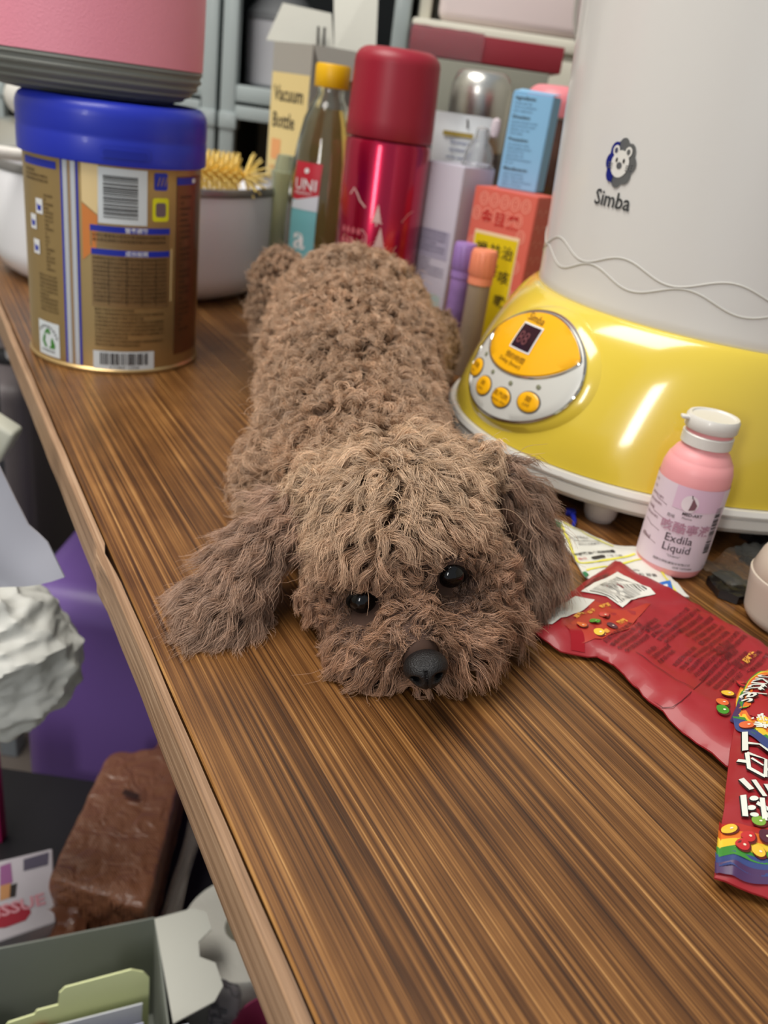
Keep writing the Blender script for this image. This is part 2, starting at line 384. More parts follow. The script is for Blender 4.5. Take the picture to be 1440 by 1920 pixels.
def furmat(name):
    m = bpy.data.materials.new(name); m.use_nodes = True; nt = m.node_tree; p = nt.nodes['Principled BSDF']; N = nt.nodes.new; L = nt.links.new
    at = N('ShaderNodeAttribute'); at.attribute_name = 'hcol'; hi = N('ShaderNodeHairInfo')
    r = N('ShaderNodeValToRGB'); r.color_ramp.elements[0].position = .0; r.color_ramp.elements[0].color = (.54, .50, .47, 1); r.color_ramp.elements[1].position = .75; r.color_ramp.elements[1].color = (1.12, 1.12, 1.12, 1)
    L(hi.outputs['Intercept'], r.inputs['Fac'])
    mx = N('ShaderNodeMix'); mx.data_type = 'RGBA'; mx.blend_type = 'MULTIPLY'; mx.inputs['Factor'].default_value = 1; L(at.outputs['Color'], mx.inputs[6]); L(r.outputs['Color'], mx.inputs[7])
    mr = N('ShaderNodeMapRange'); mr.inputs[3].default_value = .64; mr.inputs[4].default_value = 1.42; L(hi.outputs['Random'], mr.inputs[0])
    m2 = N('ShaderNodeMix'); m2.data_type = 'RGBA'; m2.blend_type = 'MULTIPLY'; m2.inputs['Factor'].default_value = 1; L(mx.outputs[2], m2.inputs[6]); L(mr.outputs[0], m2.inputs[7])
    L(m2.outputs[2], p.inputs['Base Color']); p.inputs['Roughness'].default_value = .38; p.inputs['Specular IOR Level'].default_value = .55
    return m
FM = furmat('poodle_fur')
def fur(name, mask_f, dens, par_f, fn, NP, clump_sp, rad, seedv, label=None):
    """hair curves grown from the body mesh; par_f(P, N) gives length, curl, flow, colour for every root"""
    r = np.random.default_rng(seedv)
    cen = A3.mean(1); w_ = mask_f(cen, vn[tri].mean(1))*ta
    n = int(w_.sum()*dens); idx = r.choice(len(tri), n, p=w_/w_.sum())
    u = r.random((n, 2)); fl_ = u.sum(1) > 1; u[fl_] = 1-u[fl_]; bc = np.stack([1-u.sum(1), u[:, 0], u[:, 1]], 1)
    P = (A3[idx]*bc[:, :, None]).sum(1); Nn = unit((vn[tri[idx]]*bc[:, :, None]).sum(1))
    # clumps
    ck = []; kd = None
    order = r.permutation(n)[:max(40, int(w_.sum()/clump_sp**2*1.6))]
    CP = P[order]; CN = Nn[order]; kd = KDTree(len(CP))
    for i, p in enumerate(CP): kd.insert(p, i)
    kd.balance(); ci = np.array([kd.find(p)[1] for p in P])
    L_, amp, turns, flow, gcol, lift, clum, drop = par_f(CP, CN)
    m_ = len(CP); L_ = L_*r.uniform(.75, 1.25, m_); ph = r.uniform(0, 2*PI, m_); turns = turns*r.uniform(.75, 1.3, m_)*r.choice([-1, 1], m_)
    flow = flow+r.normal(0, fn, (m_, 3)); flow = flow-CN*(flow*CN).sum(1)[:, None]*.9; flow = unit(flow)
    gcol = gcol*r.uniform(.82, 1.16, m_)[:, None]
    t = np.linspace(0, 1, NP)
    # clump centre lines
    T = t[None, :, None]
    e1 = CN[:, None, :]; e2 = flow[:, None, :]; e3 = np.cross(CN, flow)[:, None, :]
    li = lift[:, None, None]; Lk = L_[:, None, None]
    up = li*np.sin(T*PI*.55)/1.0; al = (1-li*.55)*T**1.15
    axis_e = unit(e2+.35*e1)
    C = CP[:, None, :]+Lk*(up*e1+al*e2)
    angp = turns[:, None]*2*PI*t[None, :]+ph[:, None]; env = smooth(0, .25, t)[None, :]
    A_ = amp[:, None]*env
    C = C+(A_*np.cos(angp))[:, :, None]*e3+(A_*np.sin(angp))[:, :, None]*unit(e1-.35*e2)*.8
    C[:, :, 2] -= drop[:, None]*t[None, :]**2
    off = P-CP[ci]; cl = clum[ci][:, None]*t[None, :]**.8
    ls = r.uniform(.7, 1.0, n)                                   # each hair ends a little earlier or later
    tt = t[None, :]*ls[:, None]; q = tt*(NP-1); i0 = np.minimum(q.astype(int), NP-2); fr = (q-i0)[:, :, None]
    Cc = C[ci]; base = np.take_along_axis(Cc, i0[:, :, None], 1)*(1-fr)+np.take_along_axis(Cc, (i0+1)[:, :, None], 1)*fr
    H = base+off[:, None, :]*(1-cl)[:, :, None]+r.normal(0, 1, (n, 1, 3))*(.0012*t[None, :, None]*L_[ci][:, None, None]/.02)
    w2 = r.normal(0, .00025, (n, NP, 3)); H += np.cumsum(w2, 1)*.5
    st = r.random(n) < .012; H[st] += (r.normal(0, 1, (st.sum(), 1, 3))*.004+Nn[st][:, None, :]*.003)*(t**1.5)[None, :, None]   # stray hairs
    H[:, :, 2] = np.where(H[:, :, 2] < .0007, .0007+.0006*r.random((n, 1)), H[:, :, 2])
    for e in EYES:                                                 # hair parts around the eyes
        ev_ = np.array(e)+hf*.0045-hu*.0005; d = H-ev_; dl = np.linalg.norm(d, axis=2, keepdims=True); H = np.where(dl < .0076, ev_+d/np.maximum(dl, 1e-6)*.0076, H)
    d = H-np.array(NOSE); q_ = np.stack([d@hr/.0098, d@hf/.0125, d@hu/.0090], 2); s_ = np.linalg.norm(q_, axis=2, keepdims=True)
    H = np.where(s_ < 1, np.array(NOSE)+d/np.maximum(s_, .15), H)
    d = H[:, :, :2]-np.array([.178, .605]); dl = np.linalg.norm(d, axis=2, keepdims=True); lim = (dl < .147) & (H[:, :, 2:3] > .016)
    H[:, :, :2] = np.where(lim, np.array([.178, .605])+d/dl*.147, H[:, :, :2])
    cu = bpy.data.hair_curves.new(name); cu.add_curves([NP]*n)
    cu.attributes['position'].data.foreach_set('vector', H.astype(np.float32).ravel())
    ra = cu.attributes.get('radius') or cu.attributes.new('radius', 'FLOAT', 'POINT')
    rr = rad*(1-.65*t**2); ra.data.foreach_set('value', np.tile(rr, n).astype(np.float32))
    ca = cu.attributes.new('hcol', 'FLOAT_COLOR', 'CURVE'); cc = np.ones((n, 4), np.float32); cc[:, :3] = gcol[ci]*r.uniform(.9, 1.1, n)[:, None]
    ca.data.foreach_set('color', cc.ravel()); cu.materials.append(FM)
    o = bpy.data.objects.new(name, cu); COL.objects.link(o); o.parent = dog
    if label: o['label'] = label
    return o
c_body = np.array(lin((182, 150, 122))); c_head = np.array(lin((200, 170, 140))); c_muz = np.array(lin((164, 126, 100))); c_dark = np.array(lin((58, 36, 28))); c_ear = np.array(lin((168, 136, 114)))
def earw(P):
    dl, tl, gl = near(P, EL); d2, t2, g2 = near(P, EL2); tl = np.where(d2 < dl, t2, tl); dl = np.minimum(dl, d2); dr, tr, gr = near(P, ER)
    return (np.minimum(dl, dr) < .017) & (np.where(dl < dr, tl, tr) > .10)
def vis(P, N_):                      # nothing grows on the belly that lies on the desk
    return ((N_[:, 2] > -.55) | (P[:, 2] > .03)).astype(float)
def is_head(P): h = hloc(P); return (h[:, 1] > -.052) & ~earw(P)
def m_body(P, N_): return vis(P, N_)*(~is_head(P) & ~earw(P))
def m_head(P, N_):
    h = hloc(P); d = np.linalg.norm(P-np.array(NOSE), axis=1); ok = is_head(P) & (d > .0100)
    for e in EYES: ok &= np.linalg.norm(P-np.array(e), axis=1) > .0064
    return vis(P, N_)*ok
def m_ear(P, N_): return earw(P).astype(float)
def p_body(P, N_):
    n = len(P); L_ = np.full(n, .0135); yb = P[:, 1]
    g = smooth(.62, .40, yb); L_ = L_+.004*g
    L_ = L_-.003*smooth(.60, .66, yb)
    flow = np.tile(np.array([-.1, -.5, -.25]), (n, 1)); flow[:, 0] += (P[:, 0]+.035)*14
    nz = np.array([noise.noise(Vector(p)*28) for p in P])[:, None]
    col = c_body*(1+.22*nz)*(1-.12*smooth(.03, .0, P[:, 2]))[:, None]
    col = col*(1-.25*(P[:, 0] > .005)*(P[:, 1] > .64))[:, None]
    return L_, np.full(n, .0020), np.full(n, 1.35), flow, col, np.full(n, .55), np.full(n, .74), np.full(n, .001)
def p_head(P, N_):
    n = len(P); h = hloc(P); a, b, c = h.T
    front = smooth(.018, .045, b)
    de = np.min([np.linalg.norm(P-np.array(e), axis=1) for e in EYES], axis=0)
    L_ = .021-.006*front; L_ = L_*(.20+.80*smooth(.009, .026, de)); dn = np.linalg.norm(P-np.array(NOSE), axis=1); L_ = L_*(.50+.50*smooth(.008, .022, dn))
    L_ = L_*(1-.42*smooth(.024, .036, np.abs(a))*(b < .03))
    bridge = smooth(.012, .004, np.abs(a))*smooth(.018, .03, b); L_ = L_*(1-.22*bridge)
    fl = np.stack([a*26+np.where(np.abs(a) < .004, r_h.normal(0, .4, n), 0), .35-.5*front+.6*(c < -.01)*(b > .02), -.55-.25*front+.55*bridge], 1)
    flow = fl[:, :1]*hr+fl[:, 1:2]*hf+fl[:, 2:]*hu
    for e in EYES:
        de_ = P-np.array(e); q_e = smooth(.019, .008, np.linalg.norm(de_, axis=1))[:, None]; flow = flow*(1-q_e)+unit(de_)*q_e*1.4
    nz = np.array([noise.noise(Vector(p)*40) for p in P])[:, None]
    k = smooth(-.03, .03, b-c*.8)[:, None]; col = c_head*(1-k)+c_muz*k; col = col*(1+.16*nz)
    under = np.min([np.linalg.norm(P-(np.array(e)-hu*.006+hf*.002), axis=1) for e in EYES], axis=0)
    dk = (smooth(.017, .007, under)*np.where(a > 0, 1.15, .85))[:, None]; dk = np.minimum(dk, 1); col = col*(1-.72*dk)+c_dark*.72*dk  # under-eye stains plus shading painted into the hair colour, stronger on the right
    dk = smooth(.016, .009, dn)[:, None]; col = col*(1-.4*dk)+c_dark*.4*dk
    return L_, .0020-.0008*front, 1.25-.30*front, flow, col, .40-.12*front, np.full(n, .78), .003+.002*front
r_h = np.random.default_rng(3)
def p_ear(P, N_):
    n = len(P); dl, tl, gl = near(P, EL); dr, tr, gr = near(P, ER); left = dl < dr
    t_ = np.where(left, tl, tr); g = np.where(left[:, None], gl, gr)
    sp = P-np.where(left[:, None], np.array(EL[3]), np.array(ER[3])); sp[:, 2] = 0
    flow = np.where(left[:, None], unit(P-np.array(EL[0]))*1.25, g)+unit(sp)*.25*t_[:, None]; flow = flow+np.where(left[:, None], np.array([-.12, -.12, -.1]), np.array([.10, -.12, -.35]))
    L_ = np.where(left, .020+.006*t_, .021+.005*t_)
    nz = np.array([noise.noise(Vector(p)*60) for p in P])[:, None]
    col = c_ear*(1+.2*nz)*(1.12-.26*t_)[:, None]*np.where(left, 1.06, .84)[:, None]
    return L_, np.full(n, .00150), np.full(n, 1.55), flow, col, np.full(n, .20), np.full(n, .68), .003+.003*t_*(~left)
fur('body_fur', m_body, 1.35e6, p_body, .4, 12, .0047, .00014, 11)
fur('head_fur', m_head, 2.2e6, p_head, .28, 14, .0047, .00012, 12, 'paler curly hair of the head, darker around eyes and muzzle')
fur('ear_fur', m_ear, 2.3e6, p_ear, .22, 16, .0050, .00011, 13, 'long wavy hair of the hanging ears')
# eyes
eye_m = mat('dog_eye', (8, 5, 4), .05); rim_m = mat('dog_eyelid', (14, 9, 7), .7, spec=.2)
for e in EYES:
    vs, fs = lathe([(0.0061*math.sin(PI*k/16), -0.0061*math.cos(PI*k/16)) for k in range(17)], 28, close=False)
    q = HF.to_track_quat('Z', 'Y'); R_ = q.to_matrix()
    mk('eye', [R_ @ Vector(v)+e for v in vs], fs, eye_m, dog)
    tv = []; tf = []
    nn, kk = 28, 8
    for i in range(nn):
        A = 2*PI*i/nn
        for j in range(kk):
            B = 2*PI*j/kk; rr_ = .0060+.0009*math.cos(B)
            tv.append(R_ @ Vector((rr_*math.cos(A)*1.04, rr_*math.sin(A)*.86, .0012+.0009*math.sin(B)))+e)
    for i in range(nn):
        for j in range(kk): tf.append((i*kk+j, ((i+1) % nn)*kk+j, ((i+1) % nn)*kk+(j+1) % kk, i*kk+(j+1) % kk))
    mk('eyelid', tv, tf, rim_m, dog)
# nose leather with two nostrils
bm = bmesh.new(); bmesh.ops.create_icosphere(bm, subdivisions=5, radius=1.0)
for v in bm.verts:
    x, y, z = v.co
    w_ = .0088*(1.0+.08*z-.30*max(0, -z)**1.5); X = x*w_; Y = y*.0092; Z = z*.0077
    if z > 0: Z *= .93
    for sx in (-1, 1):
        dx, dz = x-sx*.50, z+.16
        k = math.exp(-(dx*dx/.030+dz*dz/.028)); k2 = math.exp(-((x-sx*.78)**2/.03+(z+.30)**2/.05))
        if y > 0: Y -= .0085*k+.0020*k2
    if y > 0: Y -= .0011*math.exp(-(x*x)/.006)*(1 if z < .35 else .3)
    v.co = HM @ (Matrix.Rotation(math.radians(30), 3, 'X') @ Vector((X, Y, Z)))+NOSE
mkb('nose', bm, mat('dog_nose', (15, 12, 13), .42, bump=.4, bscale=1500), dog)
# ================================================================ on the desk
white_pl = mat('white_plastic', (214, 211, 204), .32, coat=.2)
yellow_pl = mat('glossy_yellow_plastic', (220, 194, 66), .20, coat=.9)
drum_m = mat('milky_plastic_drum', (214, 212, 208), .28, coat=.25, sss=.15)
# ---- bottle steriliser
st = thing('bottle_steriliser', 'large yellow and milky white baby bottle steriliser with round control panel, right of the dog', 'steriliser', (.223, .62, 0))
CSX, CSY = .223, .62; RS_, ZS = .138, .118; CB = (.178, .605); RB = .14
def st_rb(th, R=RB, fl=.146):
    dx, dy = math.sin(th), -math.cos(th); ox, oy = CSX-CB[0], CSY-CB[1]; b = ox*dx+oy*dy; c = ox*ox+oy*oy-R*R
    r = -b+math.sqrt(max(0, b*b-c)); k = 90.0; return math.log(math.exp(k*r)+math.exp(k*fl))/k-.002
def st_e(s): s = min(max(s, 0), 1); return (.45*s+.55*(1-math.sqrt(1-s*s*.98)))/(.45+.55*(1-math.sqrt(.02)))
def st_p(th, s):
    e = st_e(s); r = st_rb(th)*(1-e)+(RS_+.001)*e; return Vector((r*math.sin(th), -r*math.cos(th), .030+(ZS-.030)*s))
def st_M(u, v, h, th0=math.radians(-62), s0=.5, K=.15, Ls=.1):
    th = th0+u/K; s = min(max(s0+v/Ls, -.1), 1.0); p = st_p(th, s); a = st_p(th+.01, s)-st_p(th-.01, s); b = st_p(th, min(s+.01, 1))-st_p(th, s-.01)
    return p+a.cross(b).normalized()*h
def st_shell(fn, ss, seg=144):
    vs, fs = [], []
    for s in ss:
        for k in range(seg): vs.append(fn(2*PI*k/seg-PI, s))
    for i in range(len(ss)-1):
        for k in range(seg): fs.append((i*seg+k, i*seg+(k+1) % seg, (i+1)*seg+(k+1) % seg, (i+1)*seg+k))
    fs.append(tuple(range(seg-1, -1, -1))); fs.append(tuple((len(ss)-1)*seg+k for k in range(seg))); return vs, fs
vs, fs = st_shell(st_p, [0, .03]+[i/30 for i in range(2, 30)]+[.985, 1.0]); mk('heater_body', vs, fs, yellow_pl, st)
def tray(th, s):        # white foot tray under the yellow body
    pr = [(.004, .0295), (.0055, .0265), (.0050, .0245), (.0030, .0243), (.0048, .0235), (.0050, .018), (.002, .0145), (-.006, .013)]
    o, z = pr[int(s)]; r = st_rb(th)+o-.001; return Vector((r*math.sin(th), -r*math.cos(th), z))
vs, fs = st_shell(tray, list(range(8))); mk('base_tray', vs, fs[::-1], white_pl, st)
for (fx, fy) in ((.1350-CSX, .4900-CSY), (.105-CSX+.02, .68-CSY), (.26-CSX, .515-CSY), (.30-CSX, .70-CSY)):
    vs, fs = lathe([(.0088, .0)]+arc(.0088, 0, .0100, .0022, 3)+[(.0124, .016)], 28, (fx, fy)); mk('foot', vs, fs, white_pl, st)
dr = [(.132, ZS-.004), (.1365, ZS-.001), (.1375, ZS+.0015), (.1372, ZS+.006), (.1378, ZS+.02)]+[(.1378+.0115*(k/12)**1.1, ZS+.02+.21*k/12) for k in range(1, 13)]+[(.1485, .352), (.144, .356), (.120, .372), (.06, .383), (.0, .385)]
def dr_r(z):
    for (r0, z0), (r1, z1) in zip(dr, dr[1:]):
        if z0 <= z <= z1: return r0+(r1-r0)*(z-z0)/(z1-z0)
    return .1378
drum = mk('drum', *lathe(dr, 128), drum_m, st)
drM = cyl(dr_r)
for base, amp, ph in ((.030, .0042, 0.0), (.0215, .0042, 2.2)):
    pts = []
    for k in range(401):
        a = -PI+2*PI*k/400; z = ZS+base+amp*math.sin(a*13+ph)
        pts.append(Vector(drM(a*.1378, z, -.0003)))
    vs, fs = tube(pts, .0008, 6); mk('embossed_wave', vs, fs, mat('wave_line', (188, 186, 180), .6), st)
# round control panel
def clampel(u, v, k):        # keeps a point inside the panel's ellipse
    if not k: return u, v
    c, sn = math.cos(SK), math.sin(SK); x, y = c*(u-.001)+sn*(v-.001), -sn*(u-.001)+c*(v-.001); r = math.hypot(x/(.0460*k), y/(.0375*k))
    if r > 1: x /= r; y /= r
    return .001+c*x-sn*y, .001+sn*x+c*y
SK = math.radians(14)
def dome(name, u0, v0, a, b, h0, h1, m, parent, n=48, rings=6, edge=.0016, skew=0.0, flat=True, label=None, cl=0):
    vs, fs = [st_M(u0, v0, h1)], []
    R = [(i/rings) for i in range(1, rings+1)]
    c, sn = math.cos(skew), math.sin(skew)
    pr = [(q*(1-edge/a), h1 if flat else h0+(h1-h0)*(1-q*q)) for q in R]+[(1.0, h1-edge*.6 if flat else h0), (1.0, h0)]
    for q, h in pr:
        for k in range(n):
            t = 2*PI*k/n; x, y = q*a*math.cos(t), q*b*math.sin(t); vs.append(st_M(*clampel(u0+c*x-sn*y, v0+sn*x+c*y, cl), h))
    for k in range(n): fs.append((0, 1+k, 1+(k+1) % n))
    for i in range(len(pr)-1):
        for k in range(n): fs.append((1+i*n+k, 1+i*n+(k+1) % n, 1+(i+1)*n+(k+1) % n, 1+(i+1)*n+k))
    return mk(name, vs, fs, m, parent, label=label)
SK = math.radians(14)
dome('panel_surround', .001, .001, .0555, .0455, -.003, .0030, yellow_pl, st, 72, 8, .006, SK)
pan = dome('control_panel', .001, .001, .0460, .0375, .002, .0044, mat('panel_grey', (206, 206, 200), .35, .15), st, 72, 8, .0010, SK)
def ringst(name, u0, v0, a, b, h, rad, m, parent, skew=SK, t0=0, t1=2*PI, n=90, cl=0):
    c, sn = math.cos(skew), math.sin(skew)
    pts = [st_M(*clampel(u0+c*a*math.cos(t)-sn*b*math.sin(t), v0+sn*a*math.cos(t)+c*b*math.sin(t), cl), h) for t in [t0+(t1-t0)*k/n for k in range(n+1)]]
    vs, fs = tube(pts, rad, 6); return mk(name, vs, fs, m, parent)
chrome = mat('chrome', (200, 200, 198), .12, 1.0)
ringst('chrome_ring', .001, .001, .0463, .0378, .0040, .0009, chrome, pan)
ora = mat('orange_insert', (240, 176, 20), .3, coat=.3)
dome('orange_insert', .0020, .0230, .0420, .0275, .003, .0056, ora, pan, 72, 6, .0012, SK, cl=.955)
ringst('insert_trim', .0020, .0230, .0426, .0281, .0046, .0008, chrome, pan, cl=.962)
pm = Print(st, st_M)
pm.rect(INKW, -.0025, .0190, .0190, .0180, .0060, .04); pm.rect(mat('display_glass', (48, 30, 36), .1), -.0025, .0190, .0170, .0160, .0062, .04)
pm.text(ink('dim_red', (110, 62, 66)), '88', -.0092, .0142, .0120, .0064, .0, sx=.85)
pm.text(ink('brown', (120, 84, 20)), 'Simba', -.0130, .0295, .0070, .0060, .0, sx=1.0)
pm.text(ink('brown', (120, 84, 20)), '預約時間', -.0110, .0035, .0046, .0060, 0); pm.text(ink('brown', (120, 84, 20)), 'Delay (hour)', -.0140, -.0005, .0040, .0060, 0)
pm.build(pan, {'display_glass': 'display', 'ink_white': 'display_frame'})
for (u, v, t1, t2) in ((-.0329, -.0153, '消毒', 'ster'), (-.0157, -.0221, '烘', 'DRY'), (.0029, -.0224, '蒸汽烘', 'steam dry'), (.0221, -.0168, '關', 'OFF')):
    b = dome('button', u, v, .0072, .0066, .0035, .0058, ora, pan, 24, 3, .0009)
    ringst('button_rim', u, v, .0076, .0070, .0046, .0005, mat('dark_groove', (96, 92, 84), .5), b, n=24)
    q = Print(st, st_M); q.text(ink('brown', (120, 84, 20)), t1, u, v+.0004, .0042, .0064, 0, 'CENTER'); q.text(ink('brown', (120, 84, 20)), t2, u, v-.0032, .0030, .0064, 0, 'CENTER'); q.build(b)
    dome('indicator_light', u+.0018, v+.0116, .0016, .0016, .004, .0050, mat('lamp_green_grey', (124, 126, 104), .3), pan, 14, 2, .0003)
# lion badge and lettering on the drum: placed at girth angle
ba = math.radians(-52); bv = .203; bu_ = ba*.142-.0070
bp = Print(st, cyl(dr_r)); chb = mat('badge_chrome', (150, 152, 156), .16, .9); blm = mat('badge_blue', (40, 48, 140), .25, .4)
def scal(R, n=8, k=.10): return [(bu_+R*.90*(.86+.17*abs(math.cos(4*t))**.7)*math.cos(t), bv+R*1.03*(.86+.17*abs(math.cos(4*t))**.7)*math.sin(t)) for t in [2*PI*i/72 for i in range(72)]]
bp.poly(chb, scal(.0128), .0006); bp.poly(blm, [(x, y) for x, y in scal(.0127) if x < bu_-.003], .0008)
skn = mat('badge_face', (222, 220, 214), .4)
bp.ell(skn, bu_, bv-.0005, .0070, .0074, .0010); bp.ell(skn, bu_-.0048, bv+.0064, .0026, .0028, .0010); bp.ell(skn, bu_+.0048, bv+.0064, .0026, .0028, .0010)
bp.ell(chb, bu_-.0048, bv+.0064, .0013, .0015, .0012); bp.ell(chb, bu_+.0048, bv+.0064, .0013, .0015, .0012)
bp.ell(INKD, bu_-.0028, bv+.0014, .0008, .0013, .0012); bp.ell(INKD, bu_+.0028, bv+.0014, .0008, .0013, .0012)
bp.ell(ink('grey', (90, 90, 92)), bu_, bv-.0014, .0021, .0019, .0012)
for s_ in (-1, 1):
    for k in range(3): bp.line(ink('grey', (90, 90, 92)), [(bu_+s_*.0052, bv-.001-.0012*k), (bu_+s_*.0092, bv-.0004-.0014*k)], .0005, .0012)
bp.text(mat('badge_dark_letters', (84, 86, 88), .25, .7), 'Simba', bu_-.0002, bv-.0245, .0125, .0006, 0, 'CENTER', .012)
bp.build(drum, {'badge_chrome': 'lion_badge', 'badge_dark_letters': 'printed_lettering', 'badge_blue': 'badge_mane', 'badge_face': 'badge_face'})

# ---- milk powder can
can = thing('milk_powder_can', 'gold printed milk powder can with blue plastic lid, at the left edge of the desk', 'can', (-.244, .690, 0))
gold = mat('gold_lacquered_tin', (186, 158, 108), .34, .7); RC = .0655
vs, fs = lathe([(.060, .0012), (.0645, .0), (.0668, .0006), (.0670, .0025), (.0655, .004)]+[(RC, .004+.15*k/12) for k in range(13)]+[(.0665, .156), (.0655, .1575), (.05, .1575)], 96); mk('can_body', vs, fs, gold, can)
blue_pl = mat('blue_lid_plastic', (30, 48, 180), .38, coat=.1)
lid = mk('lid', *lathe([(.066, .153), (.0688, .1522), (.0692, .154), (.0690, .168), (.0686, .1695), (.0690, .171)]+arc(.0690, .182, .0610, .1925, 6)+[(.059, .1905), (.03, .1905), (0.0, .1905)], 96), blue_pl, can)
lp = Print(can, cyl(.0690)); lp.rect(blue_pl, .031, .1610, .034, .0085, .0012, 0, .003, .003); lp.rect(mat('blue_lid_shade_tab', (24, 40, 158), .3), .031, .1600, .030, .0050, .0018, 0, .003, .002); lp.build(lid, {'blue_lid_plastic': 'opening_tab', 'blue_lid_shade_tab': 'tab_grip'})  # tab grip in a slightly darker blue than the lid
A0 = math.radians(18)    # turn of the print so that the barcode panel meets the eye
C_ = Print(can, cyl(RC, A0)); rc_ = random.Random(5)
cream = ink('cream', (232, 206, 150), .4); orng = ink('orange', (212, 128, 58)); silv = ink('silver', (206, 210, 216), .3, .3); lblw = ink('label_white', (214, 220, 222))
gtx = ink('dark_gold', (66, 48, 26)); dgold = mat('bronze_panel_tin', (160, 132, 92), .38, .7)
uL = -.036          # blue and white stripes running down the can, slightly askew
for du, ww, mm in ((0, .0016, INKB), (.0028, .0036, silv), (.0060, .0012, ink('tan', (170, 140, 110))), (.0088, .0034, silv), (.0118, .0016, INKB)):
    C_.line(mm, [(uL+du+.0*k/10, .0045+.1475*k/10) for k in range(11)], ww, .0003)
C_.poly(cream, [(uL+.015, .152), (uL+.027, .152), (uL+.026, .118), (uL+.015, .126)], .0003); C_.poly(orng, [(uL+.015, .125), (uL+.026, .117), (uL+.025, .095), (uL+.015, .085)], .0003)
C_.rect(lblw, .0075, .1315, .0345, .038, .0003); 
C_.bars(INKD, .006, .1310, .029, .024, 22, .0005, PI/2, 4)
C_.rect(INKB, .0355, .1435, .0110, .0120, .0003, 0, .004, .0015)
for k in range(3): C_.line(dgold, [(.0325+.003*k, .1405), (.0325+.003*k+.002, .1465)], .0008, .0005)
C_.rect(ink('yellow', (228, 222, 30)), .0355, .1240, .0135, .0165, .0003, 0, .004, .002); C_.rect(ink('plum_grey', (112, 92, 98)), .0355, .1240, .0085, .0100, .0005, 0, .004, .002)
def panel(u0, u1, vt, vb, head):
    C_.rect(dgold, (u0+u1)/2, (vt+vb)/2, u1-u0, vt-vb, .0003); C_.rect(INKB, (u0+u1)/2, vt-.0018, u1-u0, .0042, .0005)
    C_.text(INKW, head, (u0+u1)/2+.003, vt-.0034, .0042, .0007, 0, 'CENTER', .01)
panel(-.0155, .0435, .1105, .0955, '營養標籤'); panel(-.0150, .0435, .0940, .0520, '成份說明')
def lines(P, m, u0, u1, vt, vb, size, step, rr, gaps=.0, h=.0007, cj=True, rot=0.0):
    v = vt
    while v > vb:
        n = int((u1-u0)/(size*(1.0 if cj else .50)))
        if rr.random() < gaps: n = int(n*rr.uniform(.3, .8))
        s = cjk(n, rr) if cj else ' '.join(''.join(rr.choice('aeionrstlcdmp') for _ in range(rr.randint(2, 8))) for _ in range(max(1, n//6)))
        P.text(m, s, u0, v, size, h); v -= step
lines(C_, gtx, -.0140, .0420, .1030, .0965, .0027, .0033, rc_)
lines(C_, gtx, -.0140, .0420, .0868, .0530, .0024, .0031, rc_, .1)
lines(C_, gtx, -.0135, .0400, .0490, .0190, .0024, .0030, rc_, .35, .0004)
for u in (-.003, .010, .021, .032): C_.line(gtx, [(u, .0885-.035*k/6) for k in range(7)], .0004, .0006)
C_.rect(lblw, .0080, .0105, .0460, .0150, .0005); C_.bars(INKD, .0080, .0120, .036, .0095, 34, .0007, 0, 9); C_.text(INKD, '4 710847 123906', .008, .0042, .0032, .0007, 0, 'CENTER')
C_.line(cream, [(.0455, .096-.04*k/8) for k in range(9)], .0012, .0004)
C_.rect(mat('brown_panel_tin', (128, 88, 58), .32, .6), .068, .080, .036, .135, .0003); C_.rect(INKB, .061, .1440, .022, .0050, .0005); C_.rect(INKW, .0705, .1440, .005, .003, .0007)
lines(C_, gtx, .054, .070, .132, .03, .0024, .0042, rc_, .5, .0005)
# left third of the print
C_.rect(INKB, -.0595, .1465, .0380, .0050, .0003); lines(C_, gtx, -.077, -.047, .1395, .1330, .0024, .0030, rc_, .3, .0004)
lines(C_, gtx, -.0530, -.0425, .1240, .0700, .0022, .0029, rc_, .3, .0004); lines(C_, gtx, -.0625, -.0425, .0665, .0380, .0022, .0029, rc_, .2, .0004)
for u, v in ((-.0585, .1165), (-.0670, .1045), (-.0640, .0870)):
    C_.rect(INKW, u, v, .0080, .0105, .0004); C_.poly(INKB, [(u-.002, v-.003), (u+.002, v-.003), (u+.0024, v+.001), (u, v+.0005), (u-.0024, v+.002)], .0006)
C_.rect(lblw, -.0545, .0190, .0235, .0265, .0004)
gr = ink('green', (60, 128, 44)); cx_, cy_ = -.0545, .0185
C_.poly(gr, [(cx_-.0012, cy_+.0085), (cx_+.0012, cy_+.0085), (cx_+.0030, cy_+.0055), (cx_+.0010, cy_+.0040), (cx_-.0010, cy_+.0058), (cx_-.0032, cy_+.0030), (cx_-.0042, cy_+.0052)], .0006)
C_.poly(gr, [(cx_-.0052, cy_+.0035), (cx_-.0030, cy_+.0022), (cx_-.0040, cy_-.0015), (cx_-.0010, cy_-.0062), (cx_-.0042, cy_-.0065), (cx_-.0072, cy_-.0022)], .0006)
C_.poly(gr, [(cx_+.0045, cy_+.0025), (cx_+.0075, cy_-.0035), (cx_+.0066, cy_-.0066), (cx_+.0005, cy_-.0066), (cx_+.0030, cy_-.0040), (cx_+.0028, cy_-.0005)], .0006)
for k in range(9): C_.text(INKD, '資源回收標誌環保'[k % 8], cx_+.0098*math.sin(-1.0+.27*k)-.001, cy_+.0098*math.cos(-1.0+.27*k)-.0005, .0026, .0006, -(-1.0+.27*k))
C_.text(INKD, '請分類回收處理', cx_-.0085, cy_-.0098, .0022, .0006)
C_.build(can, {'ink_label_white': 'paper_label', 'ink_blue': 'blue_stripes', 'ink_green': 'recycling_mark', 'ink_silver': 'silver_stripes', 'bronze_panel_tin': 'text_panel', 'ink_dark_gold': 'printed_lettering'})

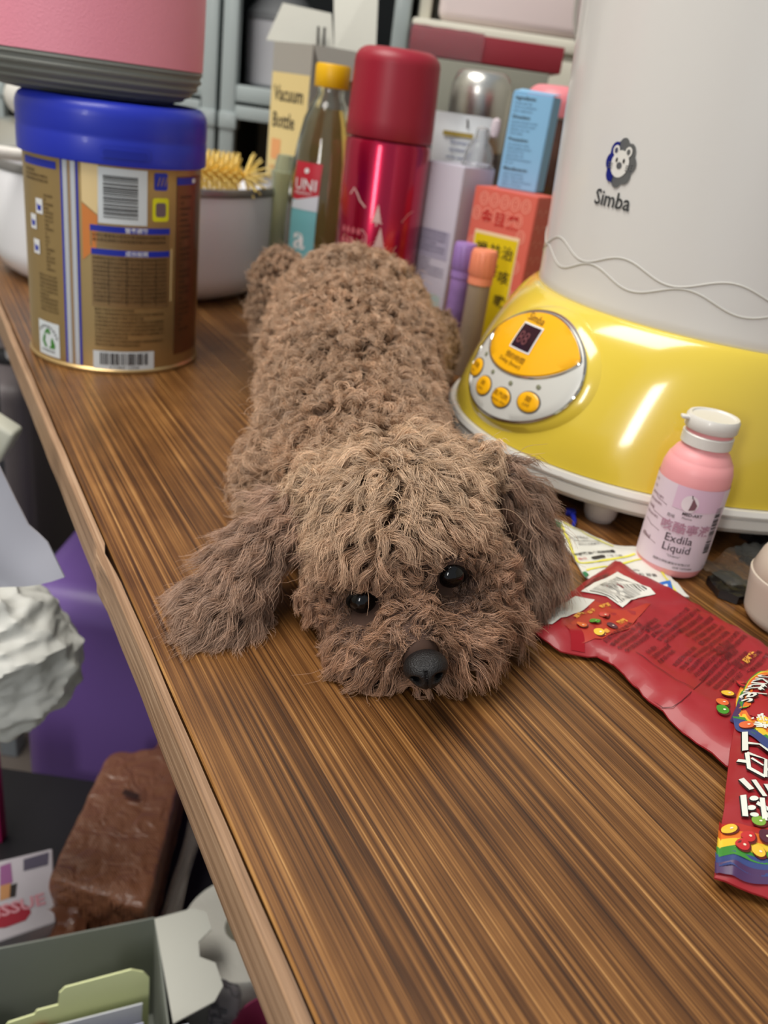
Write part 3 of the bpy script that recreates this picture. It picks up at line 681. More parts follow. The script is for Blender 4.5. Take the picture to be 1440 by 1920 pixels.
# ---- pink insulated jar on the can
jar = thing('insulated_lunch_jar', 'big pink jar with grey ribbed bottom standing on the blue can lid', 'jar', (-.2665, .700, .1925))
RJ = .092
pr = arc(.062, .0, .0905, .021, 8, False)
rib = [(RJ, .021)]
for k in range(6): z = .006+.0028*k; pr = pr
pp = [(.0, .0), (.052, .0)]
for k in range(1, 25):
    t = k/24*PI/2; r = .052+.0305*math.sin(t); z = .0225*(1-math.cos(t)); wv = .0011*(1 if (k % 4) < 2 else -.4); pp.append((r+wv*math.sin(t), z-wv*math.cos(t)*.3))
pp += [(.0830, .0245), (.0820, .0250)]
mk('ribbed_bottom', *lathe(pp, 96, sx=1.0), mat('grey_ribbed_rubber', (118, 120, 114), .5, bump=.1), jar)
mk('jar_body', *lathe([(.0812, .0245), (.0836, .0250), (.0842, .05), (.0856, .16), (.085, .18), (.07, .19), (0, .192)], 96), mat('pink_coated_shell', (236, 148, 166), .42, bump=.25, bscale=900), jar)

# ---- big white pot with the brush in it
pot = thing('white_cooking_pot', 'wide white round pot with grey rim standing behind the gold can', 'pot', (-.320, .985, 0))
mk('pot_body', *lathe([(.0, .001), (.118, .0008)]+arc(.120, .0, .1535, .032, 8, False)+[(.1545, .105), (.1535, .108), (.150, .1085), (.149, .105), (.149, .04), (.12, .008), (0, .006)], 96, close=False), mat('white_enamel', (240, 240, 244), .3, coat=.4), pot)
mk('pot_rim', *lathe([(.1480, .1078), (.1542, .1082), (.1552, .1095), (.1548, .1145), (.153, .1165), (.1475, .1160), (.1470, .110), (.1480, .1078)], 96, close=False), mat('grey_rim_metal', (140, 138, 138), .3, .6), pot)
# ---- yellow bottle brush lying across the pot
def PX(x, y, Y): d = (x-720)/F_PX*RT-(y-960)/F_PX*UP+FW; return EYE+d*((Y-EYE.y)/d.y)
br = thing('bottle_brush', 'yellow silicone bottle brush lying across the rim of the white pot', 'brush', (0, 0, 0))
by = mat('yellow_silicone', (236, 190, 70), .4, sss=.1)
b0, b1 = Vector((-.345, .86, .130)), Vector((-.192, .925, .128)); ax = (b1-b0).normalized(); up_ = (Vector((0, 0, 1))-ax*ax.z).normalized(); sd = ax.cross(up_)
mk('brush_core', *tube([b0+ax*.0, b0+ax*.08, b1-ax*.004, b1], [.007, .0075, .0075, .003], 16), by, br)
vs, fs = [], []
for i in range(30):
    for k in range(14):
        a = 2*PI*(k+.5*(i % 2))/14; d = (up_*math.cos(a)+sd*math.sin(a)+ax*.12).normalized(); s0 = b0+ax*(.012+i*.0050)
        v2, f2 = tube([s0+d*.006, s0+d*.022], [.0012, .0008], 5); n = len(vs); vs += v2; fs += [tuple(q+n for q in f) for f in f2]
for j, (el, nk) in enumerate(((.12, 1), (.45, 8), (.85, 12), (1.2, 14))):
    for k in range(nk):
        a = 2*PI*k/nk+j; d = (ax*math.cos(el)+(up_*math.cos(a)+sd*math.sin(a))*math.sin(el)).normalized()
        v2, f2 = tube([b1+d*.001, b1+d*.025], [.0013, .0008], 5); n = len(vs); vs += v2; fs += [tuple(q+n for q in f) for f in f2]
bo = mk('bristles', vs, fs, mat('pale_yellow_bristle', (250, 224, 136), .4, sss=.1), br); bo['kind'] = 'stuff'
h0 = b0; mk('brush_handle', *tube([h0, h0-ax*.05+Vector((0, 0, -.004)), h0-ax*.12+Vector((0, 0, -.003))], [.005, .006, .007], 14), mat('white_plastic'), br)

# ---- steel canister with a white ball knob behind the pot
cn = thing('steel_canister', 'brushed steel canister with a white ball knob, behind the white pot at the left', 'canister', (-.548, 1.215, 0))
steel = mat('brushed_steel', (206, 204, 198), .30, 1.0)
mk('canister_body', *lathe([(.0, .001), (.085, .0), (.088, .003), (.088, .085), (.083, .10), (.045, .125), (.020, .132), (0.0, .133)], 64), steel, cn)
mk('knob', *lathe([(.006, .131), (.010, .136)]+[(.026*math.sin(PI*k/14), .158-.025*math.cos(PI*k/14)) for k in range(2, 15)], 32), white_pl, cn)

# ---- carton of the vacuum bottle
car = thing('vacuum_bottle_carton', 'tall grey and cream carton with open white top flaps, left of the oil bottle', 'carton', (0, 0, 0))
def quadbox(P, z0, z1):       # upright box on footprint P (4 points)
    vs = [(x, y, z0) for x, y in P]+[(x, y, z1) for x, y in P]; return vs, [(0, 1, 5, 4), (1, 2, 6, 5), (2, 3, 7, 6), (3, 0, 4, 7)]
cA, cB_, cC, cD = (-.2005, 1.092), (-.147, 1.032), (-.046, 1.112), (-.100, 1.167)
gcard = mat('grey_card', (158, 154, 146), .7); wcard = mat('white_card', (206, 206, 196), .75, bump=.1)
ZT = .2595
vs, fs = quadbox([cA, cB_, cC, cD], 0, ZT); fs.append((3, 2, 1, 0)); cbx = mk('carton_sides', vs, fs, gcard, car, smooth=False)
so = cbx.modifiers.new('s', 'SOLIDIFY'); so.thickness = .0008
def sheet(name, P, m, parent, th=.0008, label=None):
    P = [Vector(p) for p in P]; n = (P[1]-P[0]).cross(P[2]-P[0]).normalized()*th; k = len(P)
    return mk(name, [p for p in P]+[p+n for p in P], [tuple(range(k-1, -1, -1)), tuple(range(k, 2*k))]+[(i, (i+1) % k, k+(i+1) % k, k+i) for i in range(k)], m, parent, smooth=False, label=label)
A3_, B3_, C3_, D3_ = (Vector((*q, ZT)) for q in (cA, cB_, cC, cD))
sheet('top_flap', [(-.213, 1.108, ZT+.0005), (-.135, 1.120, ZT+.0005), (-.143, 1.130, .297), (-.199, 1.122, .300)], wcard, car)
sheet('top_flap', [(-.134, 1.113, ZT+.0005), (-.086, 1.118, ZT+.0005), (-.094, 1.14, .345), (-.147, 1.14, .345)], wcard, car)
for dx in (0, .007): mk('flap_slot', [(-.155+dx, 1.1120, ZT+.003), (-.152+dx, 1.1120, ZT+.003), (-.153+dx, 1.1135, ZT+.022), (-.156+dx, 1.1135, ZT+.022)], [(0, 1, 2, 3)], INKD, car)
sheet('top_flap', [C3_, B3_, B3_+Vector((.012, -.003, -.03)), C3_+Vector((.012, -.003, -.03))], gcard, car)
uv = Vector((*cB_, 0))-Vector((*cA, 0)); wl_ = uv.length; uv.normalize(); nn = Vector((uv.y, -uv.x, 0))
q = Print(car, plane((*cA, 0), uv, (0, 0, 1), nn)); crm = ink('carton_cream', (222, 200, 140)); 
q.rect(crm, wl_/2, .1145, wl_*.97, .229, .0003, 0, .02); q.text(INKD, 'Vacuum', .008, .200, .0225, .0006, 0, 'LEFT', .015, .85); q.text(INKD, 'Bottle', .008, .172, .0225, .0006, 0, 'LEFT', .015, .85)
q.rect(ink('peach', (226, 160, 104)), .0190, .1480, .020, .022, .0006); q.text(ink('peach', (226, 160, 104)), 'stainless', .008, .126, .0080, .0006); q.text(ink('mid_grey', (110, 100, 80)), '500ml/0.5L', .008, .112, .0085, .0006); q.text(INKD, 'double wall steel', .008, .100, .0070, .0006, 0, 'LEFT', .02)
q.build(car, {'ink_carton_cream': 'cream_panel'})
uv = Vector((*cC, 0))-Vector((*cB_, 0)); l2 = uv.length; uv.normalize(); nn = Vector((uv.y, -uv.x, 0))
q = Print(car, plane((*cB_, 0), uv, (0, 0, 1), nn)); q.text(INKW, 'B', .060, .195, .034, .0006, 0, 'LEFT', .03); q.rect(mat('tan_panel', (150, 132, 104), .7), l2/2, .09, l2, .18, .0003, 0, .03); q.build(car, {'tan_panel': 'tan_panel'})
# clear sleeve leaning on the carton
slv = thing('clear_plastic_sleeve', 'narrow frosted plastic sleeve leaning on the carton beside the pot', 'sleeve', (-.158, .972, 0))
fro = mat('frosted_film', (186, 196, 172), .35, trans=.55, ior=1.3)
mk('sleeve_body', *lathe([(.011, .001), (.0135, .003), (.0135, .128), (.0142, .130), (.0142, .134), (.012, .1345), (.009, .150), (.006, .1505), (.0, .1505)], 28), fro, slv); 

# ---- oil bottle
ob = thing('clear_vinegar_bottle', 'clear glass bottle of pale yellow liquid with yellow cap and red and teal label', 'bottle', (-.108, .905, 0))
glass = mat('clear_glass', (248, 250, 244), .03, trans=1.0, ior=1.45); liq = mat('pale_oil', (240, 222, 166), .02, trans=.93, ior=1.33)
prf = [(0, .002), (.030, .0), (.0340, .004), (.0345, .012), (.0345, .10), (.0325, .14), (.0290, .168), (.0240, .192), (.0175, .206), (.0135, .212), (.0130, .222)]
mk('glass', *lathe(prf+[(.0110, .222), (.0110, .213), (.0160, .203), (.0222, .190), (.0272, .166), (.0308, .139), (.0328, .10), (.0328, .013), (.031, .005), (0, .004)], 64, close=False), glass, ob)
mk('liquid', *lathe([(0, .0045), (.0300, .0052), (.0322, .012), (.0322, .10), (.0303, .139), (.0268, .165), (.0218, .189), (.0158, .2015), (.0, .2018)], 64, close=False), liq, ob)
cv, cf = lathe([(.0162, .220), (.0168, .221), (.0168, .238), (.0155, .2405), (0, .2405)], 48); mk('cap', cv, cf, mat('yellow_cap', (226, 176, 10), .4), ob)
def ob_r(v):
    for (r0, z0), (r1, z1) in zip(prf, prf[1:]):
        if z0 <= v <= z1 and z1 > z0: return r0+(r1-r0)*(v-z0)/(z1-z0)
    return .0345
q = Print(ob, cyl(ob_r, math.radians(-24))); lr = ink('label_red', (186, 34, 52)); lt = ink('label_teal', (112, 178, 184))
q.rect(lt, .0, .0905, .0300, .0560, .0004); q.rect(lr, .0, .1360, .0300, .0350, .0004); q.poly(ink('label_pale', (206, 212, 220)), [(-.015, .1165), (.015, .1250), (.015, .110), (-.015, .110)], .0006)
q.text(INKW, 'UNI', -.0125, .1285, .0145, .0007, 0, 'LEFT', .01); q.text(INKW, 'PRESIDENT', -.012, .1240, .0040, .0007); q.ell(INKW, 0, .1460, .0026, .0026, .0007, n=6)
q.text(INKW, 'a', -.008, .0730, .032, .0007, 0, 'LEFT', .02); q.text(INKW, 'organic', -.013, .0650, .005, .0007)
q.build(ob, {'ink_label_teal': 'label', 'ink_label_red': 'label'})

# ---- red thermos
th = thing('red_vacuum_flask', 'tall metallic red vacuum flask with matt red cup lid, behind the dog', 'flask', (-.045, .855, 0))
redm = mat('metallic_red_lacquer', (176, 14, 60), .24, .75, coat=.5); redp = mat('matt_red_cup', (146, 24, 44), .42)
mk('flask_body', *lathe([(0, .001), (.036, .0), (.0395, .003), (.0400, .008), (.0400, .180), (.0385, .1835), (.030, .184), (0, .184)], 96), redm, th)
mk('cup_lid', *lathe([(.030, .1845), (.0393, .1850), (.0402, .187), (.0400, .200), (.0385, .246)]+arc(.0385, .246, .026, .2585, 8)+[(0, .259)], 96), redp, th)
tM = cyl(.0400); q = Print(th, tM)
def tree(u, v, s, m):
    for k in range(4): w_ = s*(.11+.075*k); q.poly(m, [(u, v+s*(1-.2*k)), (u-w_, v+s*(.62-.2*k)), (u-.1*w_, v+s*(.68-.2*k)), (u+w_, v+s*(.60-.2*k))], .0003)
    q.line(m, [(u, v+s*.2), (u, v-s*.12)], s*.08, .0003)
pale = ink('pale_line', (222, 186, 180))
tree(.000, .1145, .017, pale); tree(.0045, .0930, .019, pale)
q.line(pale, [(-.030, .136), (-.026, .142), (-.022, .138), (-.018, .132), (-.012, .127)], .0012, .0003)
q.line(pale, [(-.028, .105), (-.012, .107), (-.008, .103), (-.007, .090), (-.010, .088), (-.026, .087)], .0007, .0003); q.line(pale, [(-.024, .098), (-.010, .098)], .0006, .0003)
for k in range(7): q.ell(ink('pink_line', (190, 90, 100)), -.034+.006*(k % 4), .105-.010*(k//4), .0022, .003, .0003)
q.line(pale, [(-.020, .082), (-.008, .084), (.004, .080), (.010, .082)], .0006, .0003); q.line(pale, [(.024, .118), (.030, .125), (.036, .128)], .0005, .0003)
q.build(th, {'ink_pale_line': 'printed_trees', 'ink_pink_line': 'printed_houses'})

# ---- boxes right of the flask
def carton(name, label, P, z0, z1, m, bev=.0008):
    t = thing(name, label, 'box', (0, 0, 0)); bm = bmesh.new()
    V = [bm.verts.new((x, y, z)) for z in (z0, z1) for x, y in P]
    for f in ((3, 2, 1, 0), (4, 5, 6, 7), (0, 1, 5, 4), (1, 2, 6, 5), (2, 3, 7, 6), (3, 0, 4, 7)): bm.faces.new([V[i] for i in f])
    bmesh.ops.bevel(bm, geom=bm.edges[:], offset=bev, segments=2, affect='EDGES'); mkb('box_body', bm, m, t); return t
def face(P, i, j, h=0.0):
    a = Vector((*P[i], 0)); b = Vector((*P[j], 0)); u = (b-a); L_ = u.length; u.normalize(); return plane(a, u, (0, 0, 1), (u.y, -u.x, 0)), L_
WP = [(-.010, .862), (.0275, .832), (.058, .868), (.020, .900)]
wbx = carton('lavender_white_box', 'tall lavender white box with a green patch, between flask and red box', WP, 0, .172, mat('lavender_card', (208, 204, 216), .5, var=.04, vscale=14))
M_, L_ = face(WP, 0, 1); q = Print(wbx, M_); r5 = random.Random(9)
q.rect(ink('lilac', (176, 172, 192)), L_/2, .100, L_*.84, .026, .0002, 0, .02)
lines(q, ink('violet_grey', (128, 124, 146)), .004, L_-.005, .110, .090, .0028, .0035, r5, .2, .0004); lines(q, ink('violet_grey', (128, 124, 146)), .004, L_-.005, .084, .062, .0026, .0033, r5, .3, .0004)
q.rect(ink('pale_green', (188, 208, 202)), L_/2, .042, L_*.82, .024, .0003, 0, .02, .004); q.poly(ink('leaf_green', (70, 140, 122)), [(.008, .046), (.036, .043), (.034, .048), (.020, .053), (.010, .053)], .0005); lines(q, ink('leaf_green', (70, 140, 122)), .008, L_-.01, .040, .032, .0026, .0034, r5, .2, .0005)
lines(q, ink('violet_grey', (128, 124, 146)), .004, L_-.004, .026, .008, .0024, .0032, r5, .2, .0004)
q.build(wbx)
# white cream tube standing behind, seam upwards
tb = thing('white_cream_tube', 'flat white cream tube with an ochre stripe above the lavender box', 'tube', (.022, .928, 0))
def loft(sec, n=28):       # sections (half width, half depth, z, x shift)
    vs, fs = [], []
    for a, b, z, xs in sec:
        for k in range(n): t = 2*PI*k/n; vs.append((xs+a*math.copysign(abs(math.cos(t))**.9, math.cos(t)), b*math.sin(t), z))
    for i in range(len(sec)-1):
        for k in range(n): fs.append((i*n+k, i*n+(k+1) % n, (i+1)*n+(k+1) % n, (i+1)*n+k))
    fs.append(tuple(range(n-1, -1, -1))); fs.append(tuple((len(sec)-1)*n+k for k in range(n))); return vs, fs
mk('tube_body', *loft([(.022, .019, .030, 0), (.023, .0185, .034, 0), (.0235, .016, .09, 0), (.026, .010, .16, 0), (.0290, .003, .200, 0), (.0290, .0014, .2045, 0), (.0290, .0014, .214, 0)]), mat('white_tube_plastic', (212, 216, 218), .35), tb)
mk('tube_cap', *loft([(.021, .018, .0, 0), (.022, .019, .002, 0), (.022, .019, .029, 0)]), white_pl, tb)
q = Print(tb, lambda u, v, h: (u, -(.0035+max(0, (.200-v))*.17)-h-.0006, v)); q.rect(ink('ochre', (150, 128, 52)), -.003, .1955, .030, .0042, .0004)
for k, (s_, z_) in enumerate((('Zerempower', .0048), ('профилакт', .0042), ('сетка защита', .0036), ('увлажнение', .0042), ('кожи тела', .0034))): q.text(ink('slate', (80, 88, 128)), s_, -.010-.002*(k > 1), .1870-.0068*k, z_, .0004, 0, 'LEFT', .02)
q.line(INKD, [(.004, .2100), (.005, .2060), (.0052, .2020)], .0018, .0004); q.build(tb)
mk('hanging_tab', *lathe([(0, .196), (.0035, .198), (.0050, .206), (.004, .213), (0, .2155)], 16, (.0330, 0), 1, .6), mat('pale_pink_plastic', (214, 200, 206), .3), tb)
# clear silicone teat standing on the box
tt_ = thing('clear_silicone_teat', 'clear silicone bottle teat standing on top of the lavender box', 'teat', (.040, .866, .1722))
mk('teat_body', *lathe([(.0150, .0), (.0155, .0015), (.0135, .004), (.0140, .010), (.0110, .018), (.0065, .023), (.0060, .029), (.0050, .033), (0, .0345)]+[(.0045, .032), (.0048, .026), (.0092, .017), (.0120, .010), (.0120, .004), (.0125, .0005), (.0150, .0)], 40, close=False), mat('clear_silicone', (236, 238, 240), .12, trans=.9, ior=1.25), tt_)
# red medicine box and blue box on it
RP = [(.0400, .828), (.0940, .790), (.118, .826), (.064, .864)]
rbx = carton('red_medicine_box', 'coral red patterned medicine box with a yellow panel, beside the steriliser', RP, 0, .1585, mat('coral_card', (214, 104, 88), .5))
M_, L_ = face(RP, 0, 1); q = Print(rbx, M_); pk = ink('pale_coral', (238, 158, 138)); r6 = random.Random(3)
for i in range(6):
    for j in range(12):
        u = .006+i*.0110+(.0055 if j % 2 else 0); v = .004+j*.0132
        if u > L_-.006 or (.010 < u < .052 and v < .124): continue
        R_ = .0048
        q.line(pk, [(u+R_*math.cos(t)*.9, v+R_*1.15*math.sin(t)) for t in [2*PI*k/14 for k in range(15)]], .0009, .0002); q.line(pk, [(u+R_*.5*math.cos(t)*.9, v+R_*.6*math.sin(t)) for t in [2*PI*k/10 for k in range(11)]], .0007, .0002)
for k, ch in enumerate('金目黑'): q.text(ink('deep_red', (188, 36, 34)), ch, .0110+.0140*k, .1295-.0006*k, .0130, .0004, 0, 'LEFT', .012)
yl = ink('label_yellow', (222, 196, 22)); q.rect(ink('pale_edge', (236, 208, 170)), .0315, .060, .0480, .124, .0003, 0, .02); q.rect(yl, .0315, .059, .0455, .120, .0005, 0, .02)
for col_, u in (('治咳嗽', .0400), ('祛痰', .0265), ('喉痛', .0120)):
    for k, ch in enumerate(col_): q.text(INKD, ch, u, .1020-.0215*k*(1.0 if u > .03 else .78), .0125, .0007, 0, 'LEFT', .012)
q.build(rbx, {'ink_label_yellow': 'yellow_panel', 'ink_pale_coral': 'printed_pattern'})
M_, L_ = face(RP, 1, 2); q = Print(rbx, M_)
for j in range(11): q.line(pk, [(.004+L_*.8*k/8, .010+j*.0135+.004*math.sin(k*2.2)) for k in range(9)], .0010, .0002)
q.rect(mat('ochre_side', (168, 112, 60), .5), L_/2, .045, L_*.9, .07, .0004, 0, .02); q.build(rbx, {'ochre_side': 'side_panel', 'ink_pale_coral': 'printed_pattern'})
BP = [(.0600, .842), (.0950, .832), (.1050, .856), (.0700, .866)]
bbx = carton('light_blue_box', 'light blue printed box standing on top of the red medicine box', BP, .1588, .2385, mat('light_blue_card', (130, 184, 222), .5))
bbx['category'] = 'box'
M_, L_ = face(BP, 0, 1); q = Print(bbx, M_); r7 = random.Random(8); ib = ink('slate_blue', (70, 98, 130))
vv = .2330
for hd, n in (('Ingredients:', 3), ('Direction:', 4), ('Precaution:', 6), ('Manufacturer:', 4)):
    q.text(INKD, hd, .003, vv, .0040, .0003, 0, 'LEFT', .02); vv -= .0038
    for k in range(n): lines(q, ib, .003, L_-.002-(.010 if k == n-1 else 0), vv, vv-.001, .0028, .0034, r7, 0, .0003, False); vv -= .0031
    vv -= .0022
q.build(bbx)
mk('open_flap', [(.0605, .8425, .2387), (.0945, .8328, .2387), (.1030, .852, .2405), (.0690, .862, .2415), (.0605, .8425, .2393), (.0945, .8328, .2393), (.1030, .852, .2411), (.0690, .862, .2421)], [(0, 1, 2, 3), (7, 6, 5, 4), (0, 4, 5, 1), (1, 5, 6, 2), (2, 6, 7, 3), (3, 7, 4, 0)], mat('light_blue_card'), bbx, smooth=False)

# pink lidded jar, steel flask cup behind
pj = thing('pink_lidded_jar', 'brown tinted jar with rounded pink lid, behind the light blue box', 'jar', (.112, .925, 0))
mk('jar_glass', *lathe([(0, .001), (.028, 0), (.031, .004), (.031, .222), (0, .222)], 48), mat('brown_tinted_plastic', (96, 66, 56), .15, coat=.5, var=.3, vscale=40), pj)
mk('jar_lid', *lathe([(.031, .2225), (.033, .2235), (.033, .236)]+arc(.033, .236, .020, .250, 6)+[(0, .251)], 48), mat('pink_lid_plastic', (222, 130, 138), .4), pj)
sf = thing('steel_flask', 'steel vacuum flask with shiny rounded cup lid, under the dark red box', 'flask', (.040, 1.055, 0))
mk('flask_cup', *lathe([(.033, .178), (.0345, .180), (.0340, .235)]+arc(.0340, .235, .022, .2580, 8)+[(0, .2585)], 64), steel, sf)
mk('flask_body', *lathe([(0, .001), (.034, 0), (.036, .004), (.036, .170), (.033, .1775), (0, .1775)], 64), mat('dark_brown_lacquer', (60, 42, 40), .3, .3), sf)
bk = thing('black_case', 'small black case lying behind the red flask', 'case', (-.020, 1.020, 0)); bx('case_body', (-.035, -.015, 0), (.030, .02, .207), mat('matt_black', (20, 20, 22), .5), bk, .004); bx('case_clasp', (.002, -.0165, .196), (.006, -.0152, .206), mat('brushed_steel'), bk)
# lip balm sticks
def stick(name, label, x, y, r, h, cap_h, mc, mbm):
    t = thing(name, label, 'tube', (x, y, 0))
    mk('cap', *lathe([(r*.93, h-cap_h), (r, h-cap_h+.001), (r, h-.002), (r*.92, h), (0, h)], 36), mc, t)
    mk('ring', *lathe([(r*.93, h-cap_h-.0065), (r*.97, h-cap_h-.006), (r*.97, h-cap_h), (0, h-cap_h)], 36), mc, t)
    mk('tube_body', *lathe([(0, .0), (r*.86, 0), (r*.90, .001), (r*.90, h-cap_h-.006), (0, h-cap_h-.006)], 36), mbm, t); return t
pu = stick('purple_balm_stick', 'slim purple balm stick beside the orange capped tube', .0385, .787, .0100, .1130, .024, mat('purple_cap', (158, 126, 190), .4), mat('purple_print', (150, 118, 178), .45, var=.25, vscale=60))
og = stick('orange_capped_tube', 'frosted tube with salmon orange cap in front of the yellow panel', .0545, .765, .0112, .1125, .023, mat('salmon_cap', (240, 146, 112), .4), mat('frosted_tube', (176, 158, 140), .3, trans=.35))
for t_, r_, n_ in ((pu, .0101, 14), (og, .0113, 16)):
    vs, fs = [], []
    for k in range(n_):
        a = 2*PI*k/n_; v2, f2 = tube([(r_*math.sin(a), -r_*math.cos(a), .092), (r_*math.sin(a), -r_*math.cos(a), .110)], .0004, 4); n = len(vs); vs += v2; fs += [tuple(i+n for i in f) for f in f2]
    mk('grip_ribs', vs, fs, t_.children[0].data.materials[0], t_)

# ---- pink medicine bottle
pb = thing('pink_liquid_bottle', 'small pink plastic liquid bottle with white flip cap, leaning by the steriliser', 'bottle', (.1665, .4385, 0)); pb.scale = (.95, .95, .935)
pnk = mat('pink_bottle_plastic', (232, 158, 160), .42, sss=.1)
pprf = [(0, .0005), (.0155, .0), (.0185, .0015), (.0198, .005), (.0200, .010), (.0200, .060), (.0196, .066), (.0180, .0715), (.0172, .0722), (.0170, .0730), (.0150, .0765), (.0135, .0778), (.0128, .080), (.0128, .082)]
mk('bottle_body', *lathe(pprf+[(0, .082)], 72), pnk, pb)
mk('neck_band', *lathe([(.0134, .0805), (.0142, .081), (.0142, .0870), (.0136, .0876), (.012, .0876)], 56), white_pl, pb)
mk('neck_gap', *lathe([(.0129, .0876), (.0129, .0900)], 48), pnk, pb)
capo = mk('flip_cap', *lathe([(.0120, .0898), (.0142, .0900), (.0147, .0908), (.0147, .0965), (.0138, .0980), (.0122, .0980), (.0116, .0972), (0, .0970)], 56), white_pl, pb)
bx('cap_thumb_tab', (-.0185, -.004, .0945), (-.0138, .001, .0965), white_pl, pb, .0008)
q = Print(pb, cyl(.0200, math.radians(-24))); plab = ink('label_lilac', (222, 204, 214)); plp = ink('label_pink', (216, 184, 204))
q.rect(plab, .002, .0330, .074, .0530, .0003, 0, .003); q.rect(plp, .008, .0525, .028, .014, .0005, 0, .003)
q.ell(ink('pale_badge', (228, 216, 220)), .0030, .0500, .0046, .0052, .0007); q.poly(ink('plum', (120, 84, 92)), [(.0030, .0460), (.0062, .0470), (.0068, .0500), (.0040, .0540), (.0036, .0500)], .0009); q.line(INKD, [(.0036, .0535), (.0030, .0555)], .0005, .0009)
q.text(INKD, 'MED-ART', .0005, .0425, .0026, .0006, 0, 'LEFT', .02); q.text(INKD, 'Pharma', .0010, .0402, .0018, .0006)
q.text(ink('mauve', (176, 132, 150)), '咳酷寧液', -.0095, .0315, .0072, .0008, 0, 'LEFT', .02); q.text(INKD, '克咳', -.0075, .0392, .0024, .0006)
q.text(ink('charcoal', (70, 58, 64)), 'Exdila', -.0050, .0245, .0070, .0006, 0, 'LEFT', .004, .95); q.text(ink('charcoal', (70, 58, 64)), 'Liquid', -.0050, .0185, .0070, .0006, 0, 'LEFT', .004, .95); q.text(INKD, '"Chemix"', -.001, .0150, .0020, .0006)
q.text(INKD, '健康化學製藥股份有限公司', -.0080, .0105, .0018, .0006); q.text(INKD, 'GMP TAIWAN', .004, .0080, .0018, .0006)
rr8 = random.Random(4); lines(q, ink('plum', (120, 84, 92)), -.024, -.012, .0555, .0340, .0017, .0042, rr8, .5, .0006); q.text(ink('plum', (120, 84, 92)), '60ml', -.0215, .0200, .0040, .0006)
for k in range(4): q.line(ink('plum', (120, 84, 92)), [(-.024+.001*k, .0475-.0085*k), (-.016, .0460-.0085*k), (-.009, .0450-.0085*k)], .0003, .0006)
q.bars(INKD, .0225, .0340, .030, .0050, 26, .0006, PI/2, 12)
q.build(pb, {'ink_label_lilac': 'label', 'ink_label_pink': 'label'})

# ---- sachets and candy bags on the desk: bent sheets over the wood
class Bag:
    def __init__(s, name, label, cat, pix, z0, puff, wr, m, seed=0, step=.0035, group=None, tilt=None, edge=.012, lift=None):
        s.P = [Vector((G(x, y, z0).x, G(x, y, z0).y)) for x, y in pix]; s.z0, s.puff, s.wr, s.seed, s.edge, s.lift = z0, puff, wr, seed, edge, lift
        s.t = thing(name, label, cat, (0, 0, 0), group=group)
        vs, fs = fill2d([tuple(p) for p in s.P], step); n = len(vs)
        V = [(x, y, s.z(x, y)) for x, y in vs]+[(x, y, max(.0003, s.z(x, y)-.0007-s.puff*.9*s.d(x, y))) for x, y in vs]
        F = [f for f in fs]+[tuple(i+n for i in reversed(f)) for f in fs]
        ec = {}
        for f in fs:
            for i in range(len(f)):
                a, b = f[i], f[(i+1) % len(f)]; ec[(a, b)] = 1
        for a, b in ec:
            if (b, a) not in ec: F.append((b, a, a+n, b+n))
        s.o = mk('bag_film', V, F, m, s.t)
    def d(s, x, y):
        p = Vector((x, y)); m_ = 9
        for i, a in enumerate(s.P):
            b = s.P[(i+1) % len(s.P)]; ab = b-a; t = max(0, min(1, (p-a).dot(ab)/ab.length_squared)); m_ = min(m_, (p-a-ab*t).length)
        t = min(1, m_/s.edge); return t*(2-t)
    def z(s, x, y):
        v = Vector((x*55, y*55, s.seed)); rdg = 1-abs(noise.noise(Vector((x*38+y*12, y*60-x*30, s.seed+5))))*2
        z = s.z0+s.puff*s.d(x, y)+s.wr*(noise.noise(v)*.7+.5*max(0, rdg)**3+.25*noise.noise(v*3))
        if s.lift: z += s.lift(x, y)
        return max(.0012, z)
    def M(s, x, y, h): return (x, y, s.z(x, y)+h)
def frame(o, du):        # local print axes on the desk: origin pixel o, u direction towards pixel du
    a = G(*o, .006); b = G(*du, .006); u = Vector((b.x-a.x, b.y-a.y)); sc = u.length; u.normalize(); v = Vector((-u.y, u.x)); return Vector((a.x, a.y)), u, v
# white and yellow sachet
sa = Bag('white_yellow_sachet', 'white and yellow printed paper sachet under the red candy bag', 'sachet', [(1040, 972), (1090, 993), (1150, 1022), (1196, 1026), (1236, 1048), (1262, 1088), (1292, 1120), (1240, 1120), (1180, 1116), (1098, 1085), (1072, 1040), (1052, 1018)], .0016, .0012, .0016, mat('white_sachet_film', (218, 218, 208), .4, coat=.1), 3)
q = Print(sa.t, sa.M)
def pxs(L, z=.003): return [(G(x, y, z).x, G(x, y, z).y) for x, y in L]
yel = ink('sachet_yellow', (226, 220, 84)); grn = ink('sachet_green', (34, 120, 78))
for L in ([(1053, 982), (1064, 1010), (1078, 1040), (1090, 1054), (1130, 1052), (1190, 1040)], [(1100, 1068), (1150, 1062), (1200, 1050), (1235, 1066), (1258, 1098), (1272, 1114)], [(1056, 978), (1090, 996), (1150, 1024)]):
    q.line(yel, [tuple(p)[:2] for p in spline([(*p, 0) for p in pxs(L)], 8)], .0016, .0004)
for c in ([(1041, 975), (1052, 979), (1053, 988), (1044, 987)], [(1048, 1004), (1056, 1006), (1060, 1016), (1052, 1013)], [(1092, 1070), (1099, 1070), (1104, 1078), (1098, 1083)]): q.poly(grn, pxs(c), .0005, .002)
o, u, v = frame((1070, 1003), (1110, 1002)); ang = math.atan2(u.y, u.x)
for k, (s_, z_) in enumerate((('成分營養標示', .0022), ('有效日期標示於包裝', .0020), ('保存方法請置陰涼', .0020))): p = o-v*.0036*k+u*.001*k; q.text(ink('grey', (90, 90, 92)), s_, p.x, p.y, z_, .0005, ang)
